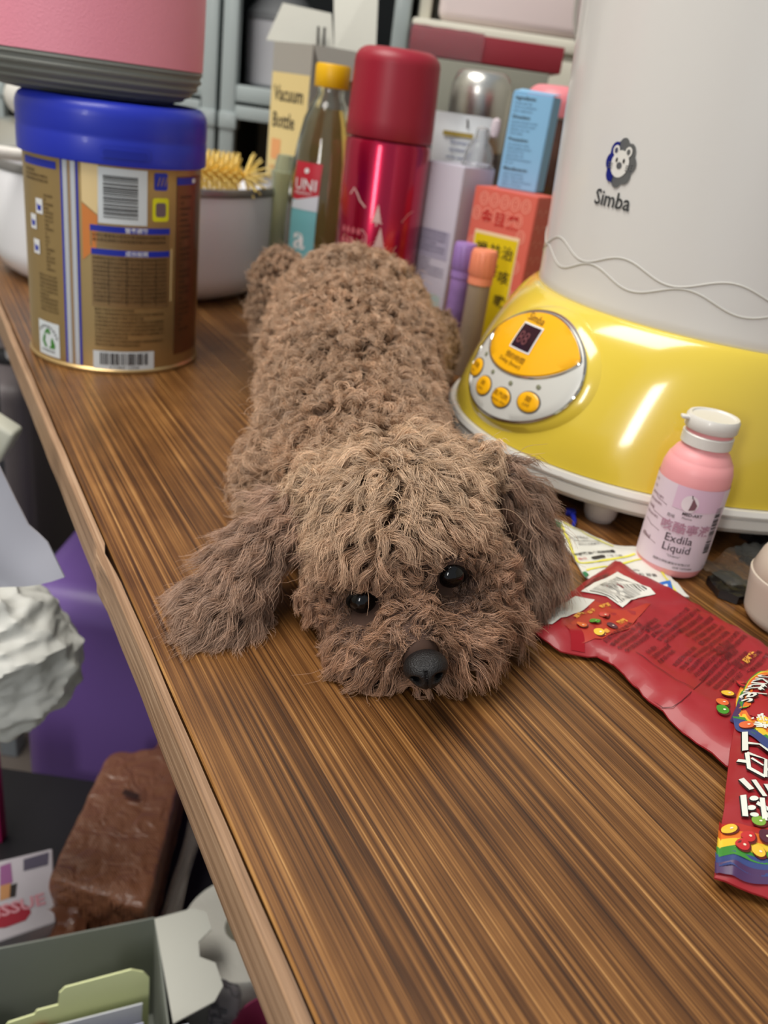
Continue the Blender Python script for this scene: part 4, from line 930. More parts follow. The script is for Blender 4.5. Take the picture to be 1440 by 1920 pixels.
o, u, v = frame((1082, 1033), (1150, 1029)); ang = math.atan2(u.y, u.x)
p = o+v*.0006; q.text(INKD, '國際藥品食用說明書', p.x, p.y, .0030, .0005, ang, 'LEFT', .03); p = o-v*.004; q.text(INKR, '每日', p.x, p.y, .0028, .0005, ang); p = o-v*.0037+u*.0085; q.rect(INKD, p.x+u.x*.004, p.y+u.y*.004, .0085, .0030, .0005, ang, .002, .0013); p = o-v*.0042+u*.018; q.text(INKD, '一次 三錠', p.x, p.y, .0026, .0005, ang)
o, u, v = frame((1180, 1068), (1240, 1072)); ang = math.atan2(u.y, u.x)
p = o+v*.003; q.text(INKD, '保存期限', p.x, p.y, .0020, .0005, ang); p = o-v*.001+u*.004; q.text(INKD, '2 粒 膠囊', p.x, p.y, .0032, .0005, ang)
q.poly(ink('sachet_blue', (44, 110, 190)), pxs([(1232, 1096), (1256, 1090), (1264, 1112), (1244, 1112)]), .0006, .002); q.poly(INKW, pxs([(1240, 1100), (1250, 1098), (1252, 1102), (1242, 1104)]), .0008, .002)
q.build(sa.t)
# small white slip under the ear end of the sachet
redfilm = mat('glossy_red_film', (150, 28, 36), .45, coat=.12, var=.06, vscale=25)
rb1 = Bag('red_candy_bag', 'opened red candy bag lying back side up, barcode near the dog', 'candy bag',
    [(1152, 1056), (1215, 1088), (1290, 1128), (1352, 1160), (1440, 1222), (1520, 1290), (1600, 1400), (1560, 1500), (1440, 1470), (1362, 1436), (1280, 1372), (1205, 1305), (1150, 1250), (1120, 1232), (1052, 1222), (1015, 1200), (996, 1182), (1020, 1150), (1072, 1106)], .0030, .0055, .0028, redfilm, 7, .0035)
q = Print(rb1.t, rb1.M); wl2 = ink('label_white2', (216, 214, 204)); crim = ink('crimson', (150, 10, 24), .3)
rust = ink('rust', (170, 48, 32)); q.poly(rust, pxs([(1078, 1118), (1165, 1150), (1220, 1136), (1180, 1180), (1130, 1198), (1085, 1200), (1070, 1168), (1105, 1140)], .008), .0003)
q.poly(wl2, pxs([(1088, 1113), (1157, 1075), (1228, 1118), (1195, 1124), (1166, 1143), (1135, 1125)], .008), .0006); q.poly(wl2, pxs([(1078, 1122), (1113, 1133), (1085, 1152), (1050, 1165), (1034, 1176), (1008, 1162)], .007), .0005)
def qline(m, L, wd, h=.0006, z=.008): q.line(m, [tuple(p)[:2] for p in spline([(*p, 0) for p in pxs(L, z)], 6)], wd, h)
ra = random.Random(6)
for k in range(20):
    f = k/20; a = (1104+f*52, 1114-f*29); b = (a[0]+57, a[1]+23+3*f)
    qline(INKD, [a, ((a[0]+b[0])/2+2, (a[1]+b[1])/2-2), b], ra.choice((.0002, .0003, .0005)), .0008)
o, u, v = frame((1099, 1112), (1152, 1082)); ang = math.atan2(u.y, u.x); q.text(INKD, '4902397812661', o.x, o.y+.0008, .0036, .0009, ang, 'LEFT', .02)
# sweets printed on the back
def sweet(P_, c, x, y, r, z=.008, h=.0007):
    p = G(x, y, z); P_.ell(ink('sweet_shadow', (90, 20, 16)), p.x+.0003, p.y-.0004, r*1.12, r*1.08, h, n=18, step=.002); P_.ell(ink('sweet_'+c[0], c[1], .25), p.x, p.y, r, r*.96, h+.0002, n=18, step=.002); P_.ell(ink('sweet_glint', (240, 226, 200), .3), p.x+.25*r, p.y-.1*r, r*.22, r*.16, h+.0004, n=10, step=.002)
OR_, GR_, YE_, PU_, RE_ = ('orange', (214, 100, 52)), ('green', (70, 138, 40)), ('yellow', (230, 186, 60)), ('purple', (84, 40, 52)), ('red', (184, 44, 44))
for c, x, y in ((OR_, 1090, 1174), (GR_, 1114, 1168), (RE_, 1131, 1157), (YE_, 1122, 1188), (PU_, 1146, 1176)): sweet(q, c, x, y, .0025)
gold_i = ink('gold_print', (222, 158, 62)); 
for s_, a_, b_, z_ in (('草莓味', (1080, 1168), (1110, 1150), .0028), ('橙子', (1104, 1158), (1130, 1146), .0024), ('青蘋果', (1124, 1151), (1150, 1143), .0024), ('葡萄', (1160, 1180), (1176, 1172), .0032), ('檸檬', (1128, 1202), (1146, 1192), .0028), ('彩虹糖', (1398, 1252), (1414, 1238), .0034)):
    o, u, v = frame(a_, b_); q.text(gold_i, s_, o.x, o.y, z_, .0007, math.atan2(u.y, u.x), 'LEFT', .03)
dkr = ink('dark_red_text', (84, 10, 16)); rb = random.Random(12)
o, u, v = frame((1135, 1212), (1195, 1172)); ang = math.atan2(u.y, u.x)
for blk_o, n_, rows, sz in (((0, 0), 12, 4, .0027), ((.022, -.006), 9, 5, .0024), ((.006, -.018), 8, 3, .0024), ((.036, -.012), 12, 9, .0027), ((.010, -.030), 14, 8, .0024), ((.034, -.040), 9, 5, .0028)):
    for k in range(rows):
        p = o+u*blk_o[0]+v*(blk_o[1]-k*sz*1.35); s_ = cjk(int(n_*rb.uniform(.6, 1)), rb); q.text(dkr, s_, p.x, p.y, sz, .0006, ang)
for L in ([(1170, 1260), (1262, 1322), (1330, 1262)], [(1190, 1228), (1300, 1300)]): qline(dkr, L, .0003)
qline(crim, [(1068, 1180), (1080, 1196), (1086, 1214)], .0065, .0003, .006)
# rainbow end with sweets
rain = [('rb_red', (170, 40, 30)), ('rb_orange', (214, 108, 36)), ('rb_yellow', (222, 186, 50)), ('rb_green', (60, 130, 50)), ('rb_blue', (52, 66, 118)), ('rb_violet', (70, 44, 84))]
for k, (n_, c_) in enumerate(rain[1:]): qline(ink(n_, c_), [(1383-3*k, 1356+k), (1382+2*k, 1320), (1400+2*k, 1284+3*k), (1440, 1266+4*k), (1500, 1280+3*k)], .0022, .0006+.00004*k)
for c, x, y in ((YE_, 1362, 1305), (OR_, 1350, 1327), (GR_, 1351, 1340), (RE_, 1388, 1287)): sweet(q, c, x, y, .0026, .008, .0011)
q.build(rb1.t, {'ink_dark_red_text': 'printed_lettering', 'ink_label_white2': 'barcode_label', 'ink_rust': 'flavour_panel'})
# second bag in front of it
rb2 = Bag('red_candy_bag', 'red candy bag with big white lettering and rainbow, at the right front desk corner', 'candy bag',
    [(1402, 1262), (1440, 1258), (1520, 1275), (1600, 1330), (1640, 1500), (1600, 1720), (1500, 1690), (1440, 1668), (1388, 1650), (1344, 1634), (1352, 1560), (1360, 1490), (1368, 1410), (1378, 1350), (1382, 1310)], .0080, .0050, .0022, redfilm, 21, .0035,
    lift=lambda x, y: -.0058*max(0, min(1, ((EYE.y*0+.235)-y)/.05)))
q = Print(rb2.t, rb2.M); LZ = .010
def P2(L): return pxs(L, LZ)
def rl(m, L, wd, h=.0006): q.line(m, [tuple(p)[:2] for p in spline([(*p, 0) for p in P2(L)], 6)], wd, h)
q.poly(ink('logo_red', (156, 24, 28)), P2([(1402, 1306), (1418, 1282), (1440, 1276), (1500, 1290), (1540, 1340), (1500, 1400), (1440, 1372), (1404, 1346)]), .0005)
for k, (n_, c_) in enumerate((rain[3], rain[2], rain[1])): rl(ink(n_, c_), [(1392+3*k, 1330), (1398+2*k, 1300), (1412+k, 1276+2*k), (1440, 1266+4*k), (1500, 1282+4*k)], .0026, .0007+.0001*k)
for k, (n_, c_) in enumerate((rain[1], rain[2], rain[3], rain[4])): rl(ink(n_, c_), [(1386-k, 1335+6*k), (1398-2*k, 1356+6*k), (1420, 1374+8*k), (1450, 1402+8*k), (1500, 1440)], .0048, .0008+.0001*k)
for c, x, y in ((OR_, 1396, 1368), (YE_, 1426, 1366)): sweet(q, c, x, y, .0027, LZ, .0014)
whi = ink('candy_white', (216, 218, 208))
o_ = G(1433, 1290, LZ); e_ = G(1396, 1326, LZ); u = Vector((e_.x-o_.x, e_.y-o_.y)).normalized(); ang = math.atan2(u.y, u.x); v = Vector((-u.y, u.x)); s0 = Vector((o_.x, o_.y))-u*.0035-v*.0045
blk = ink('black', (24, 16, 18)); q.text(blk, 'Skittles', s0.x+.0004, s0.y-.0004, .0128, .0013, ang, 'LEFT', .02, .66); q.text(whi, 'Skittles', s0.x, s0.y, .0128, .0016, ang, 'LEFT', .01, .66)
def stroke(L, wpx):
    L = [(1000+x/2.954, 1050+y/2.954) for x, y in L]
    for m_, k_, h_ in ((blk, 1.35, .0012), (whi, 1.0, .0016)): q.line(m_, P2(L), wpx*.000068*k_, h_)
for L, w_ in (([(1158, 985), (1158, 1092)], 28), ([(1150, 1040), (1230, 1078), (1330, 1140)], 26), ([(1330, 1060), (1335, 1240)], 26),        # the letters stand on their side, reading upwards
              ([(1122, 1130), (1170, 1160)], 22), ([(1166, 1108), (1176, 1196), (1262, 1256)], 20), ([(1166, 1108), (1262, 1166), (1262, 1256)], 20), ([(1186, 1150), (1250, 1196)], 12), ([(1262, 1210), (1350, 1262)], 22), ([(1285, 1150), (1325, 1180)], 22),
              ([(1140, 1238), (1188, 1322)], 24), ([(1200, 1264), (1256, 1372)], 24), ([(1262, 1300), (1330, 1420)], 24),
              ([(1146, 1340), (1160, 1452)], 26), ([(1240, 1378), (1262, 1490)], 24), ([(1216, 1396), (1340, 1470)], 22), ([(1250, 1440), (1340, 1530)], 22)): stroke(L, w_)
for x, y in ((1200, 1372), (1190, 1412), (1206, 1452)):
    p = G(1000+x/2.954, 1050+y/2.954, LZ); q.ell(blk, p.x, p.y, .0017, .0014, .0013, n=16, step=.002); q.ell(whi, p.x, p.y, .0014, .0011, .0017, n=16, step=.002)
o, u, v = frame((1446, 1402), (1438, 1372)); q.text(whi, '糖', o.x, o.y, .0105, .0016, math.atan2(u.y, u.x), 'LEFT', .015)
for k, ((n_, c_), wd) in enumerate(zip(rain, (.004, .004, .004, .004, .0055, .004))): rl(ink(n_, c_), [(1350+.5-k, 1543+14*k), (1375, 1552+14*k), (1405, 1567+13*k), (1440, 1574+13*k), (1520, 1582+13*k)], wd*1.05, .0007+.00005*k)
for c, x, y in ((YE_, 1362, 1566), (('lime', (120, 160, 60)), 1411, 1565), (RE_, 1393, 1590), (RE_, 1384, 1602), (PU_, 1424, 1592), (YE_, 1414, 1614), (GR_, 1442, 1624)): sweet(q, c, x, y, .0023, LZ-.003, .0014)
q.build(rb2.t, {'ink_candy_white': 'printed_lettering', 'ink_logo_red': 'logo_patch'})

# white cup at the right border, dark wrapper clutter, blue clip
cup = thing('white_cup', 'off-white cup at the right, in front of the black wrappers', 'cup', (.2180, .3880, 0)); cup.scale = (1.0, 1.0, .78)
mk('cup_body', *lathe([(0, .0008), (.0150, .0)]+arc(.0150, 0, .0240, .010, 6, False)+[(.0262, .030), (.0268, .034), (.0268, .0355), (.0255, .036)], 56, close=False), mat('offwhite_ceramic', (196, 184, 170), .35), cup)
mk('cup_lid', *lathe([(.0258, .0360), (.0262, .037), (.0240, .048), (.0225, .052), (0, .053)], 56), mat('offwhite_lid', (190, 176, 160), .4), cup)
wrp = thing('black_foil_wrappers', 'crumpled black wrappers in clear film, between pink bottle and cup', 'wrapper', (0, 0, 0))
for j, L in enumerate((((1322, 1095), (1345, 1083), (1400, 1105), (1412, 1128), (1380, 1135), (1345, 1122)), ((1372, 1040), (1400, 1028), (1470, 1022), (1480, 1060), (1425, 1075), (1392, 1062)), ((1385, 1010), (1440, 985), (1500, 990), (1500, 1020), (1430, 1030)))):
    P = [tuple(G(x, y, 0))[:2] for x, y in L]; vs, fs = fill2d(P, .003); n = len(vs)
    zt = [.004+.004*abs(noise.noise(Vector((x*130, y*130, j*3)))) for x, y in vs]
    ec = {(f[i], f[(i+1) % len(f)]) for f in fs for i in range(len(f))}
    mk('wrapper_strip', [(x, y, z) for (x, y), z in zip(vs, zt)]+[(x, y, .0006) for x, y in vs], [f for f in fs]+[tuple(i+n for i in reversed(f)) for f in fs]+[(b, a, a+n, b+n) for a, b in ec if (b, a) not in ec], mat('black_foil', (16, 16, 20), .3, coat=.4), wrp)
film = mat('clear_crinkled_film', (230, 230, 220), .12, trans=.95, ior=1.12)
P = [tuple(G(x, y, 0))[:2] for x, y in ((1300, 1084), (1330, 1070), (1380, 1045), (1440, 1040), (1490, 1060), (1450, 1110), (1420, 1135), (1370, 1120), (1330, 1105))]
vs, fs = fill2d(P, .003); mk('clear_film', [(x, y, .009+.005*noise.noise(Vector((x*160, y*160, 4)))) for x, y in vs], fs, film, wrp)
cl = thing('blue_plastic_clip', 'tiny blue plastic clip on the desk left of the steriliser foot', 'clip', tuple(G(1072, 975, 0)))
mk('clip_arm', *tube([(0, .006, .0022), (.0005, .001, .0024), (.0005, -.006, .0020), (-.001, -.012, .0018)], [.0017, .0016, .0013, .0010], 10), mat('blue_clip_plastic', (28, 40, 150), .35), cl)
bx('clip_head', (-.0035, .004, .0002), (.0028, .0095, .0042), mat('blue_clip_plastic'), cl, .001)
# ================================================================ behind the desk things
gpl = mat('grey_drawer_plastic', (158, 168, 168), .45, coat=.1); dkin = mat('dark_inside', (52, 58, 60), .6)
def frame_unit(label, x0, x1, y0, y1, bars, ztop, cat='cabinet'):
    t = thing('storage_rack', label, cat, (0, 0, 0)); w_ = .022
    for x in (x0, x1-w_):
        for y in (y0, y1-w_): bx('post', (x, y, 0), (x+w_, y+w_, ztop), gpl, t, .004)
    bx('post_collar', (x1-w_-.003, y0-.003, .150), (x1+.0005, y0+w_, .172), gpl, t, .002); bx('post_collar', (x0-.0005, y0-.003, .150), (x0+w_+.003, y0+w_, .172), gpl, t, .002)
    for z in bars:
        bx('shelf_board', (x0+.004, y0+.003, z), (x1-.004, y1-.003, z+.022), gpl, t, .003); bx('shelf_lip', (x0+w_, y0-.001, z-.022), (x1-w_, y0+.006, z-.004), gpl, t, .002)
    bx('back_panel', (x0+.004, y1-.006, .002), (x1-.004, y1-.002, ztop-.01), dkin, t)
    bx('side_panel', (x0+.002, y0+w_, .002), (x0+.006, y1-w_, ztop-.01), dkin, t); bx('side_panel', (x1-.006, y0+w_, .002), (x1-.002, y1-w_, ztop-.01), dkin, t)
    return t
frame_unit('grey plastic shelf rack behind the carton, white tub on its shelf', -.310, -.060, 1.30, 1.58, (.186, .44), .62)
frame_unit('grey plastic shelf rack behind the pink jar', -.640, -.315, 1.30, 1.58, (.186, .44), .62)
tubw = thing('white_tub', 'white lidded tub on the grey shelf behind the carton', 'tub', (-.245, 1.395, .2085))
mk('tub_body', *lathe([(0, .001), (.045, 0), (.050, .004), (.052, .085), (0, .085)], 48), mat('dull_white_tub', (176, 176, 180), .5), tubw); mk('tub_lid', *lathe([(.0535, .0855), (.0535, .094), (.050, .098), (.03, .120), (0, .125)], 48), mat('smoky_lid', (110, 112, 114), .4), tubw)
iv = mat('ivory_cabinet_paint', (206, 203, 188), .5, bump=.05)
ic = thing('ivory_cabinet', 'ivory white cabinet standing behind the dark red box', 'cabinet', (0, 0, 0))
bx('cabinet_body', (-.050, 1.30, 0), (.60, 1.60, .300), iv, ic, .004); bx('cabinet_top', (-.056, 1.285, .300), (.61, 1.61, .318), iv, ic, .004); bx('door', (-.040, 1.288, .010), (.27, 1.2995, .292), iv, ic, .003)
wbx2 = thing('pinkish_white_box', 'pinkish white padded box on the ivory cabinet top', 'box', (0, 0, .318)); 
Mx = Matrix.Rotation(math.radians(-4), 4, 'Z')
bx('box_body', (-.115, 1.292, .001), (.078, 1.56, .250), mat('pinkish_white_vinyl', (214, 200, 198), .45, bump=.08), wbx2, .012, 4, M=Matrix.Translation((0.0, 0, 0)) @ Mx)
bx('box_lid_edge', (-.117, 1.289, .205), (.080, 1.563, .215), mat('pinkish_white_vinyl'), wbx2, .003, 2, M=Mx)
pk2 = thing('ivory_organiser', 'ivory plastic organiser left of the pinkish white box', 'box', (0, 0, .318)); bx('organiser_body', (-.050, 1.315, .001), (-.034, 1.55, .22), iv, pk2, .003); bx('organiser_label', (-.0485, 1.3138, .05), (-.0355, 1.3149, .15), mat('pale_green_label', (196, 210, 190), .5), pk2)
pkt = thing('printed_packet', 'orange and blue printed packet standing beside the pinkish white box', 'packet', (0, 0, .318))
pkm = mat('packet_print', (176, 112, 66), .4, var=.5, vscale=34); bx('packet_body', (.172, 1.34, .001), (.212, 1.36, .20), pkm, pkt, .004); bx('packet_band', (.1718, 1.3392, .06), (.2122, 1.3608, .10), mat('packet_blue', (70, 84, 130), .4), pkt)
cb = thing('grey_cable', 'thin grey cable hanging in a loop beside the steriliser drum', 'cable', (0, 0, 0))
pts = spline([(.165, 1.275, .52), (.150, 1.270, .42), (.149, 1.262, .355), (.156, 1.255, .320), (.170, 1.25, .290), (.176, 1.252, .20), (.178, 1.255, .08), (.182, 1.25, .004)], 10)
mk('cable_sheath', *tube(pts, .0026, 8), mat('grey_cable', (150, 146, 138), .5), cb)
gc = thing('shadow_filler_carton', 'added plain carton in the grey green of the recess shadow, holding up the dark red box', 'box', (0, 0, 0)); bx('carton_body', (-.040, 1.125, 0), (.118, 1.23, .2675), mat('shadow_toned_card', (128, 128, 116), .7), gc, .002)  # added carton, its grey green stands in for the shadow in the recess
rr_ = thing('dark_red_flat_box', 'long flat dark red box partly in clear film, above the steel flask', 'box', (0, 0, .2680), 0)
M4 = Matrix.Translation((.040, 1.175, 0)) @ Matrix.Rotation(math.radians(1.5), 4, 'Z'); bx('box_body', (-.090, -.045, .001), (.090, .045, .0290), mat('dark_red_card', (134, 34, 46), .45), rr_, .0015, 2, M=M4)
vs, fs = [], []
for i in range(24):
    for j in range(14):
        u, v = i/23, j/13; x = -.0925+.088*u; a = -.048+.096*v; zz = .031+.0014*noise.noise(Vector((u*6, v*7, 2))); fs += [(i*14+j, (i+1)*14+j, (i+1)*14+j+1, i*14+j+1)] if i < 23 and j < 13 else []
        if v < .3: yv = -.0475-.0022*abs(noise.noise(Vector((u*7, v*20, 5)))); zz = .031*(v/.3)+.0005
        else: yv = -.0475+.095*(v-.3)/.7
        vs.append(M4 @ Vector((x, yv, zz)))
mk('clear_wrap', vs, fs, mat('rosy_film', (236, 206, 212), .18, trans=.9, ior=1.15), rr_)

# ================================================================ below the desk, left of its edge
sh = thing('low_shelf', 'dark low shelf under the desk with boxes and packs on it', 'shelf', (0, 0, 0)); dks = mat('dark_shelf_board', (22, 21, 24), .6)
bx('shelf_board', (-.47, .12, -.520), (.12, .70, -.5005), dks, sh, .002)
for x in (-.46, .08):
    for y in (.14, .66): bx('leg', (x, y, -.74), (x+.025, y+.025, -.520), dks, sh)
# brown tissue pack in crinkly film
tp = thing('brown_tissue_pack', 'brown paper towel pack in crinkled film, beneath the desk edge', 'tissue pack', (0, 0, -.5))
TC = [(-.243, .507), (-.150, .490), (-.171, .690), (-.246, .664)]
def crinkbox(P, h, amp, m, name, parent, n=26, round_=.010, sc=70, seed=0, sq=8):
    bm = bmesh.new(); bmesh.ops.create_cube(bm, size=2.0); bmesh.ops.subdivide_edges(bm, edges=bm.edges[:], cuts=n, use_grid_fill=True)
    p = [Vector(q) for q in P]
    for v in bm.verts:
        x, y, z = v.co; k = 4.0; r = (abs(x)**sq+abs(y)**sq+abs(z)**sq)**(1/sq); x, y, z = (c/r for c in (x, y, z)) if r > 1 else (x, y, z)
        u, w_ = (x+1)/2, (y+1)/2; q = (p[0]*(1-u)+p[1]*u)*(1-w_)+(p[3]*(1-u)+p[2]*u)*w_
        co = Vector((q.x, q.y, (z+1)/2*h)); nn_ = Vector((x**3, y**3, z**3)).normalized()
        d = amp*(noise.noise(Vector((co.x*sc, co.y*sc, co.z*sc+seed)))+.6*(1-2*abs(noise.noise(Vector((co.x*sc*.5+co.z*sc*.5, co.y*sc*.7, seed+4))))))
        ends = max(0, abs(y)-.75)*4; co += nn_*d*(1+1.2*ends); co.z = max(co.z, .0006); v.co = co
    return mkb(name, bm, m, parent)
tm = bpy.data.materials.new('brown_film_tissue'); tm.use_nodes = True; nt = tm.node_tree; p = nt.nodes['Principled BSDF']
tc = nt.nodes.new('ShaderNodeTexCoord'); wv = nt.nodes.new('ShaderNodeTexBrick'); wv.inputs['Scale'].default_value = 210; wv.offset = .5; wv.inputs['Mortar Size'].default_value = .03
mp_ = nt.nodes.new('ShaderNodeMapping'); mp_.inputs['Rotation'].default_value = (0, 0, .8); nt.links.new(tc.outputs['Object'], mp_.inputs['Vector']); nt.links.new(mp_.outputs['Vector'], wv.inputs['Vector'])
wv.inputs['Color1'].default_value = (*lin((112, 64, 42)), 1); wv.inputs['Color2'].default_value = (*lin((88, 48, 31)), 1); wv.inputs['Mortar'].default_value = (*lin((146, 96, 68)), 1); wv.inputs['Mortar Size'].default_value = .07; wv.inputs['Scale'].default_value = 120; bn = nt.nodes.new('ShaderNodeBump'); bn.inputs['Strength'].default_value = .8; bn.inputs['Distance'].default_value = .004; nz_ = nt.nodes.new('ShaderNodeTexNoise'); nz_.inputs['Scale'].default_value = 55; nz_.inputs['Distortion'].default_value = 1.5; nt.links.new(tc.outputs['Object'], nz_.inputs['Vector']); nt.links.new(nz_.outputs['Fac'], bn.inputs['Height']); nt.links.new(bn.outputs['Normal'], p.inputs['Normal']); nt.links.new(bn.outputs['Normal'], p.inputs['Coat Normal'])
nt.links.new(wv.outputs['Color'], p.inputs['Base Color']); p.inputs['Roughness'].default_value = .5; p.inputs['Coat Weight'].default_value = .5; p.inputs['Coat Roughness'].default_value = .2
crinkbox(TC, .080, .0012, tm, 'pack_body', tp, 40, sq=18)
kn = mat('brown_film_end', (120, 74, 52), .25, coat=.6)
def twist(name, c, dirv, L_, parent, m, w0=.018, n=26, seed=1):
    vs, fs = [], []; d = Vector(dirv).normalized(); s1 = d.cross(Vector((0, 0, 1))).normalized(); s2 = s1.cross(d); NR = 14
    for i in range(NR+1):
        t = i/NR; w_ = w0*(1-.45*math.sin(t*PI))*(1+.3*t)
        for k in range(n):
            a = 2*PI*k/n; r = w_*(1+.35*noise.noise(Vector((math.cos(a)*2, math.sin(a)*2, t*3+seed)))+.16*math.sin(a*7+t*2)); vs.append(Vector(c)+d*L_*t+s1*r*math.cos(a)+s2*r*.65*math.sin(a))
    for i in range(NR):
        for k in range(n): fs.append((i*n+k, i*n+(k+1) % n, (i+1)*n+(k+1) % n, (i+1)*n+k))
    fs += [tuple(range(n-1, -1, -1)), tuple(NR*n+k for k in range(n))]; return mk(name, vs, fs, m, parent)
twist('film_knot', (-.200, .675, .060), (.45, .6, .6), .034, tp, kn, .018); twist('film_corner', (-.225, .508, .040), (.25, -1, -.45), .034, tp, kn, .022, seed=6)
mk('dark_seam_mark', [(-.212, .604, .0862), (-.196, .600, .0862), (-.194, .606, .0862), (-.203, .609, .0862), (-.211, .611, .0862)], [(0, 1, 2, 3, 4)], mat('dark_brown_mark', (56, 30, 24), .6), tp)
twist('clear_side_film', (-.140, .500, .030), (-.02, 1, .05), .17, tp, mat('milky_film', (190, 180, 170), .2, trans=.7, ior=1.2), .010, seed=3)
# open grey box with flap
gb = thing('open_grey_box', 'open grey cardboard box with a pale side flap, holding cards', 'box', (0, 0, -.5)); gcd = mat('grey_green_inner', (128, 132, 124), .7, bump=.1); gwt = mat('pale_card', (200, 200, 190), .7)
g0, g1, g2, g3 = Vector((-.330, .368, 0)), Vector((-.133, .451, 0)), Vector((-.098, .368, 0)), Vector((-.295, .285, 0)); HB = .120
for nm, a, b in (('back_panel', g0, g1), ('side_panel', g1, g2), ('front_panel', g2, g3), ('side_panel', g3, g0)):
    sheet(nm, [a, b, b+Vector((0, 0, HB)), a+Vector((0, 0, HB))], gcd, gb, -.0014)
sheet('bottom_panel', [g0, g1, g2, g3], gcd, gb, -.0012)
fl_ = [(0, 0), (.012, .030), (.028, .036), (.034, .031), (.028, .024), (.030, .016), (.026, .012)]
r1 = g1+Vector((0, 0, HB)); r2 = g2+Vector((0, 0, HB)); e_ = (r2-r1); o_ = Vector((.036, .018, .004))
FP = [r1+e_*0.0, r1+e_*.02+o_*.75, r1+e_*.10+o_*.98, r1+e_*.28+o_*1.02, r1+e_*.36+o_*.74, r1+e_*.50+o_*.72, r1+e_*.60+o_*.98, r1+e_*.82+o_*1.04, r1+e_*.92+o_*.85, r1+e_*.98+o_*.10]
sheet('side_flap', FP, gwt, gb, .0012, label='pale grey notched side flap')
def at(al, ac, z): return g0+(g1-g0)*al+(g3-g0)*ac+Vector((0, 0, z))
crd = mat('pale_green_yellow_card', (240, 246, 186), .55)
yc = thing('pale_yellow_card', 'pale yellow green notched card standing in the open grey box', 'card', (.000, 0, -.466))
P_ = [(.50, .010), (.50, .066), (.51, .070), (.59, .073), (.60, .077), (.665, .078), (.672, .092), (.69, .097), (.90, .101), (.94, .095), (.96, .086), (.96, .01)]
sheet('card_body', [at(a, .50+.06*(z/.1), z) for a, z in P_], crd, yc, .0012)
sheet('card_window', [at(a, .492+.06*(z/.1), z) for a, z in ((.74, .062), (.94, .067), (.94, .082), (.75, .078))], mat('pale_blue_window', (200, 212, 222), .4), yc, .0004)
uv = (g1-g0).normalized(); nrm = Vector((uv.y, -uv.x, 0)); O_ = at(.5, .545, 0)
q = Print(yc, lambda u, v, h: O_+uv*u+Vector((0, 0, v))+nrm*(h+.0022)); q.ell(ink('orange_mark', (214, 120, 50)), .022, .0600, .0062, .0040, .0003); q.text(INKD, 'tea time selection', .004, .0520, .0052, .0003); q.build(yc)
wc = thing('white_paper_stack', 'white paper leaflet standing in front of the pale yellow card', 'paper', (-.004, 0, -.474)); sheet('leaflet', [at(.42, .74, .01), at(.94, .74, .01), at(.95, .68, .083), at(.44, .68, .078)], mat('paper_white', (214, 216, 224), .6), wc, .0012); sheet('leaflet', [at(.30, .82, .01), at(.94, .82, .01), at(.95, .78, .074), at(.33, .78, .068)], mat('paper_lilac', (196, 198, 222), .6), wc, .0012)
wb3 = thing('barcode_white_carton', 'white carton with a barcode standing at the front of the grey box', 'box', (0, 0, -.5)); bw = mat('white_card')
f0 = at(.35, 1.10, 0); f1 = at(1.06, 1.10, 0); f2 = at(1.06, 1.45, 0); f3 = at(.35, 1.45, 0)
bm = bmesh.new(); V = [bm.verts.new(p+Vector((0, 0, z))) for z in (0, .134) for p in (f3, f2, f1, f0)]
for f in ((3, 2, 1, 0), (4, 5, 6, 7), (0, 1, 5, 4), (1, 2, 6, 5), (2, 3, 7, 6), (3, 0, 4, 7)): bm.faces.new([V[i] for i in f])
mkb('carton_body', bm, mat('cool_white_card', (206, 208, 220), .6), wb3, smooth=False)
q = Print(wb3, lambda u, v, h: f0+uv*u+(f3-f0).normalized()*(-v)+Vector((0, 0, .134+h))); q.bars(INKD, .098, -.017, .048, .018, 30, .0004, 0, 3); q.build(wb3)
# dark olive bag in the box
cr = thing('dark_olive_pouch', 'dark olive crumpled pouch inside the open grey box', 'pouch', (0, 0, -.498)); crinkbox([tuple(at(.06, .25, 0))[:2], tuple(at(.40, .25, 0))[:2], tuple(at(.40, .70, 0))[:2], tuple(at(.06, .70, 0))[:2]], .075, .006, mat('olive_foil', (66, 70, 46), .4, coat=.3), 'pouch_body', cr, 16, seed=9)
# printed product box on the left
pbx = thing('printed_product_box', 'white product box with purple pictures and a red oval, left of the tissue pack', 'box', (0, 0, -.5))
c4 = [Vector((G(x, y, -.455).x, G(x, y, -.455).y)) for x, y in ((-70, 1630), (98, 1590), (104, 1728), (-60, 1785))]
bm = bmesh.new(); V = [bm.verts.new((p.x, p.y, z)) for z in (0, .045) for p in (c4[3], c4[2], c4[1], c4[0])]
for f in ((3, 2, 1, 0), (4, 5, 6, 7), (0, 1, 5, 4), (1, 2, 6, 5), (2, 3, 7, 6), (3, 0, 4, 7)): bm.faces.new([V[i] for i in f])
bmesh.ops.bevel(bm, geom=bm.edges[:], offset=.001, segments=1, affect='EDGES'); mkb('box_body', bm, mat('product_box_white', (196, 190, 196), .5), pbx, smooth=False)
def pq(x, y): g = G(x, y, -.455); return (g.x, g.y)
q = Print(pbx, lambda x, y, h: (x, y, .0452+h))
q.poly(ink('mauve_print', (150, 90, 140)), [pq(0, 1625), pq(20, 1618), pq(24, 1655), pq(0, 1662)], .0003); q.poly(ink('grey_print', (84, 78, 96)), [pq(44, 1612), pq(92, 1598), pq(90, 1622), pq(44, 1634)], .0003)
q.poly(ink('tan_print', (196, 140, 90)), [pq(0, 1662), pq(20, 1656), pq(18, 1684), pq(0, 1690)], .0003); q.poly(INKD, [pq(20, 1660), pq(32, 1656), pq(29, 1682), pq(18, 1684)], .0003)
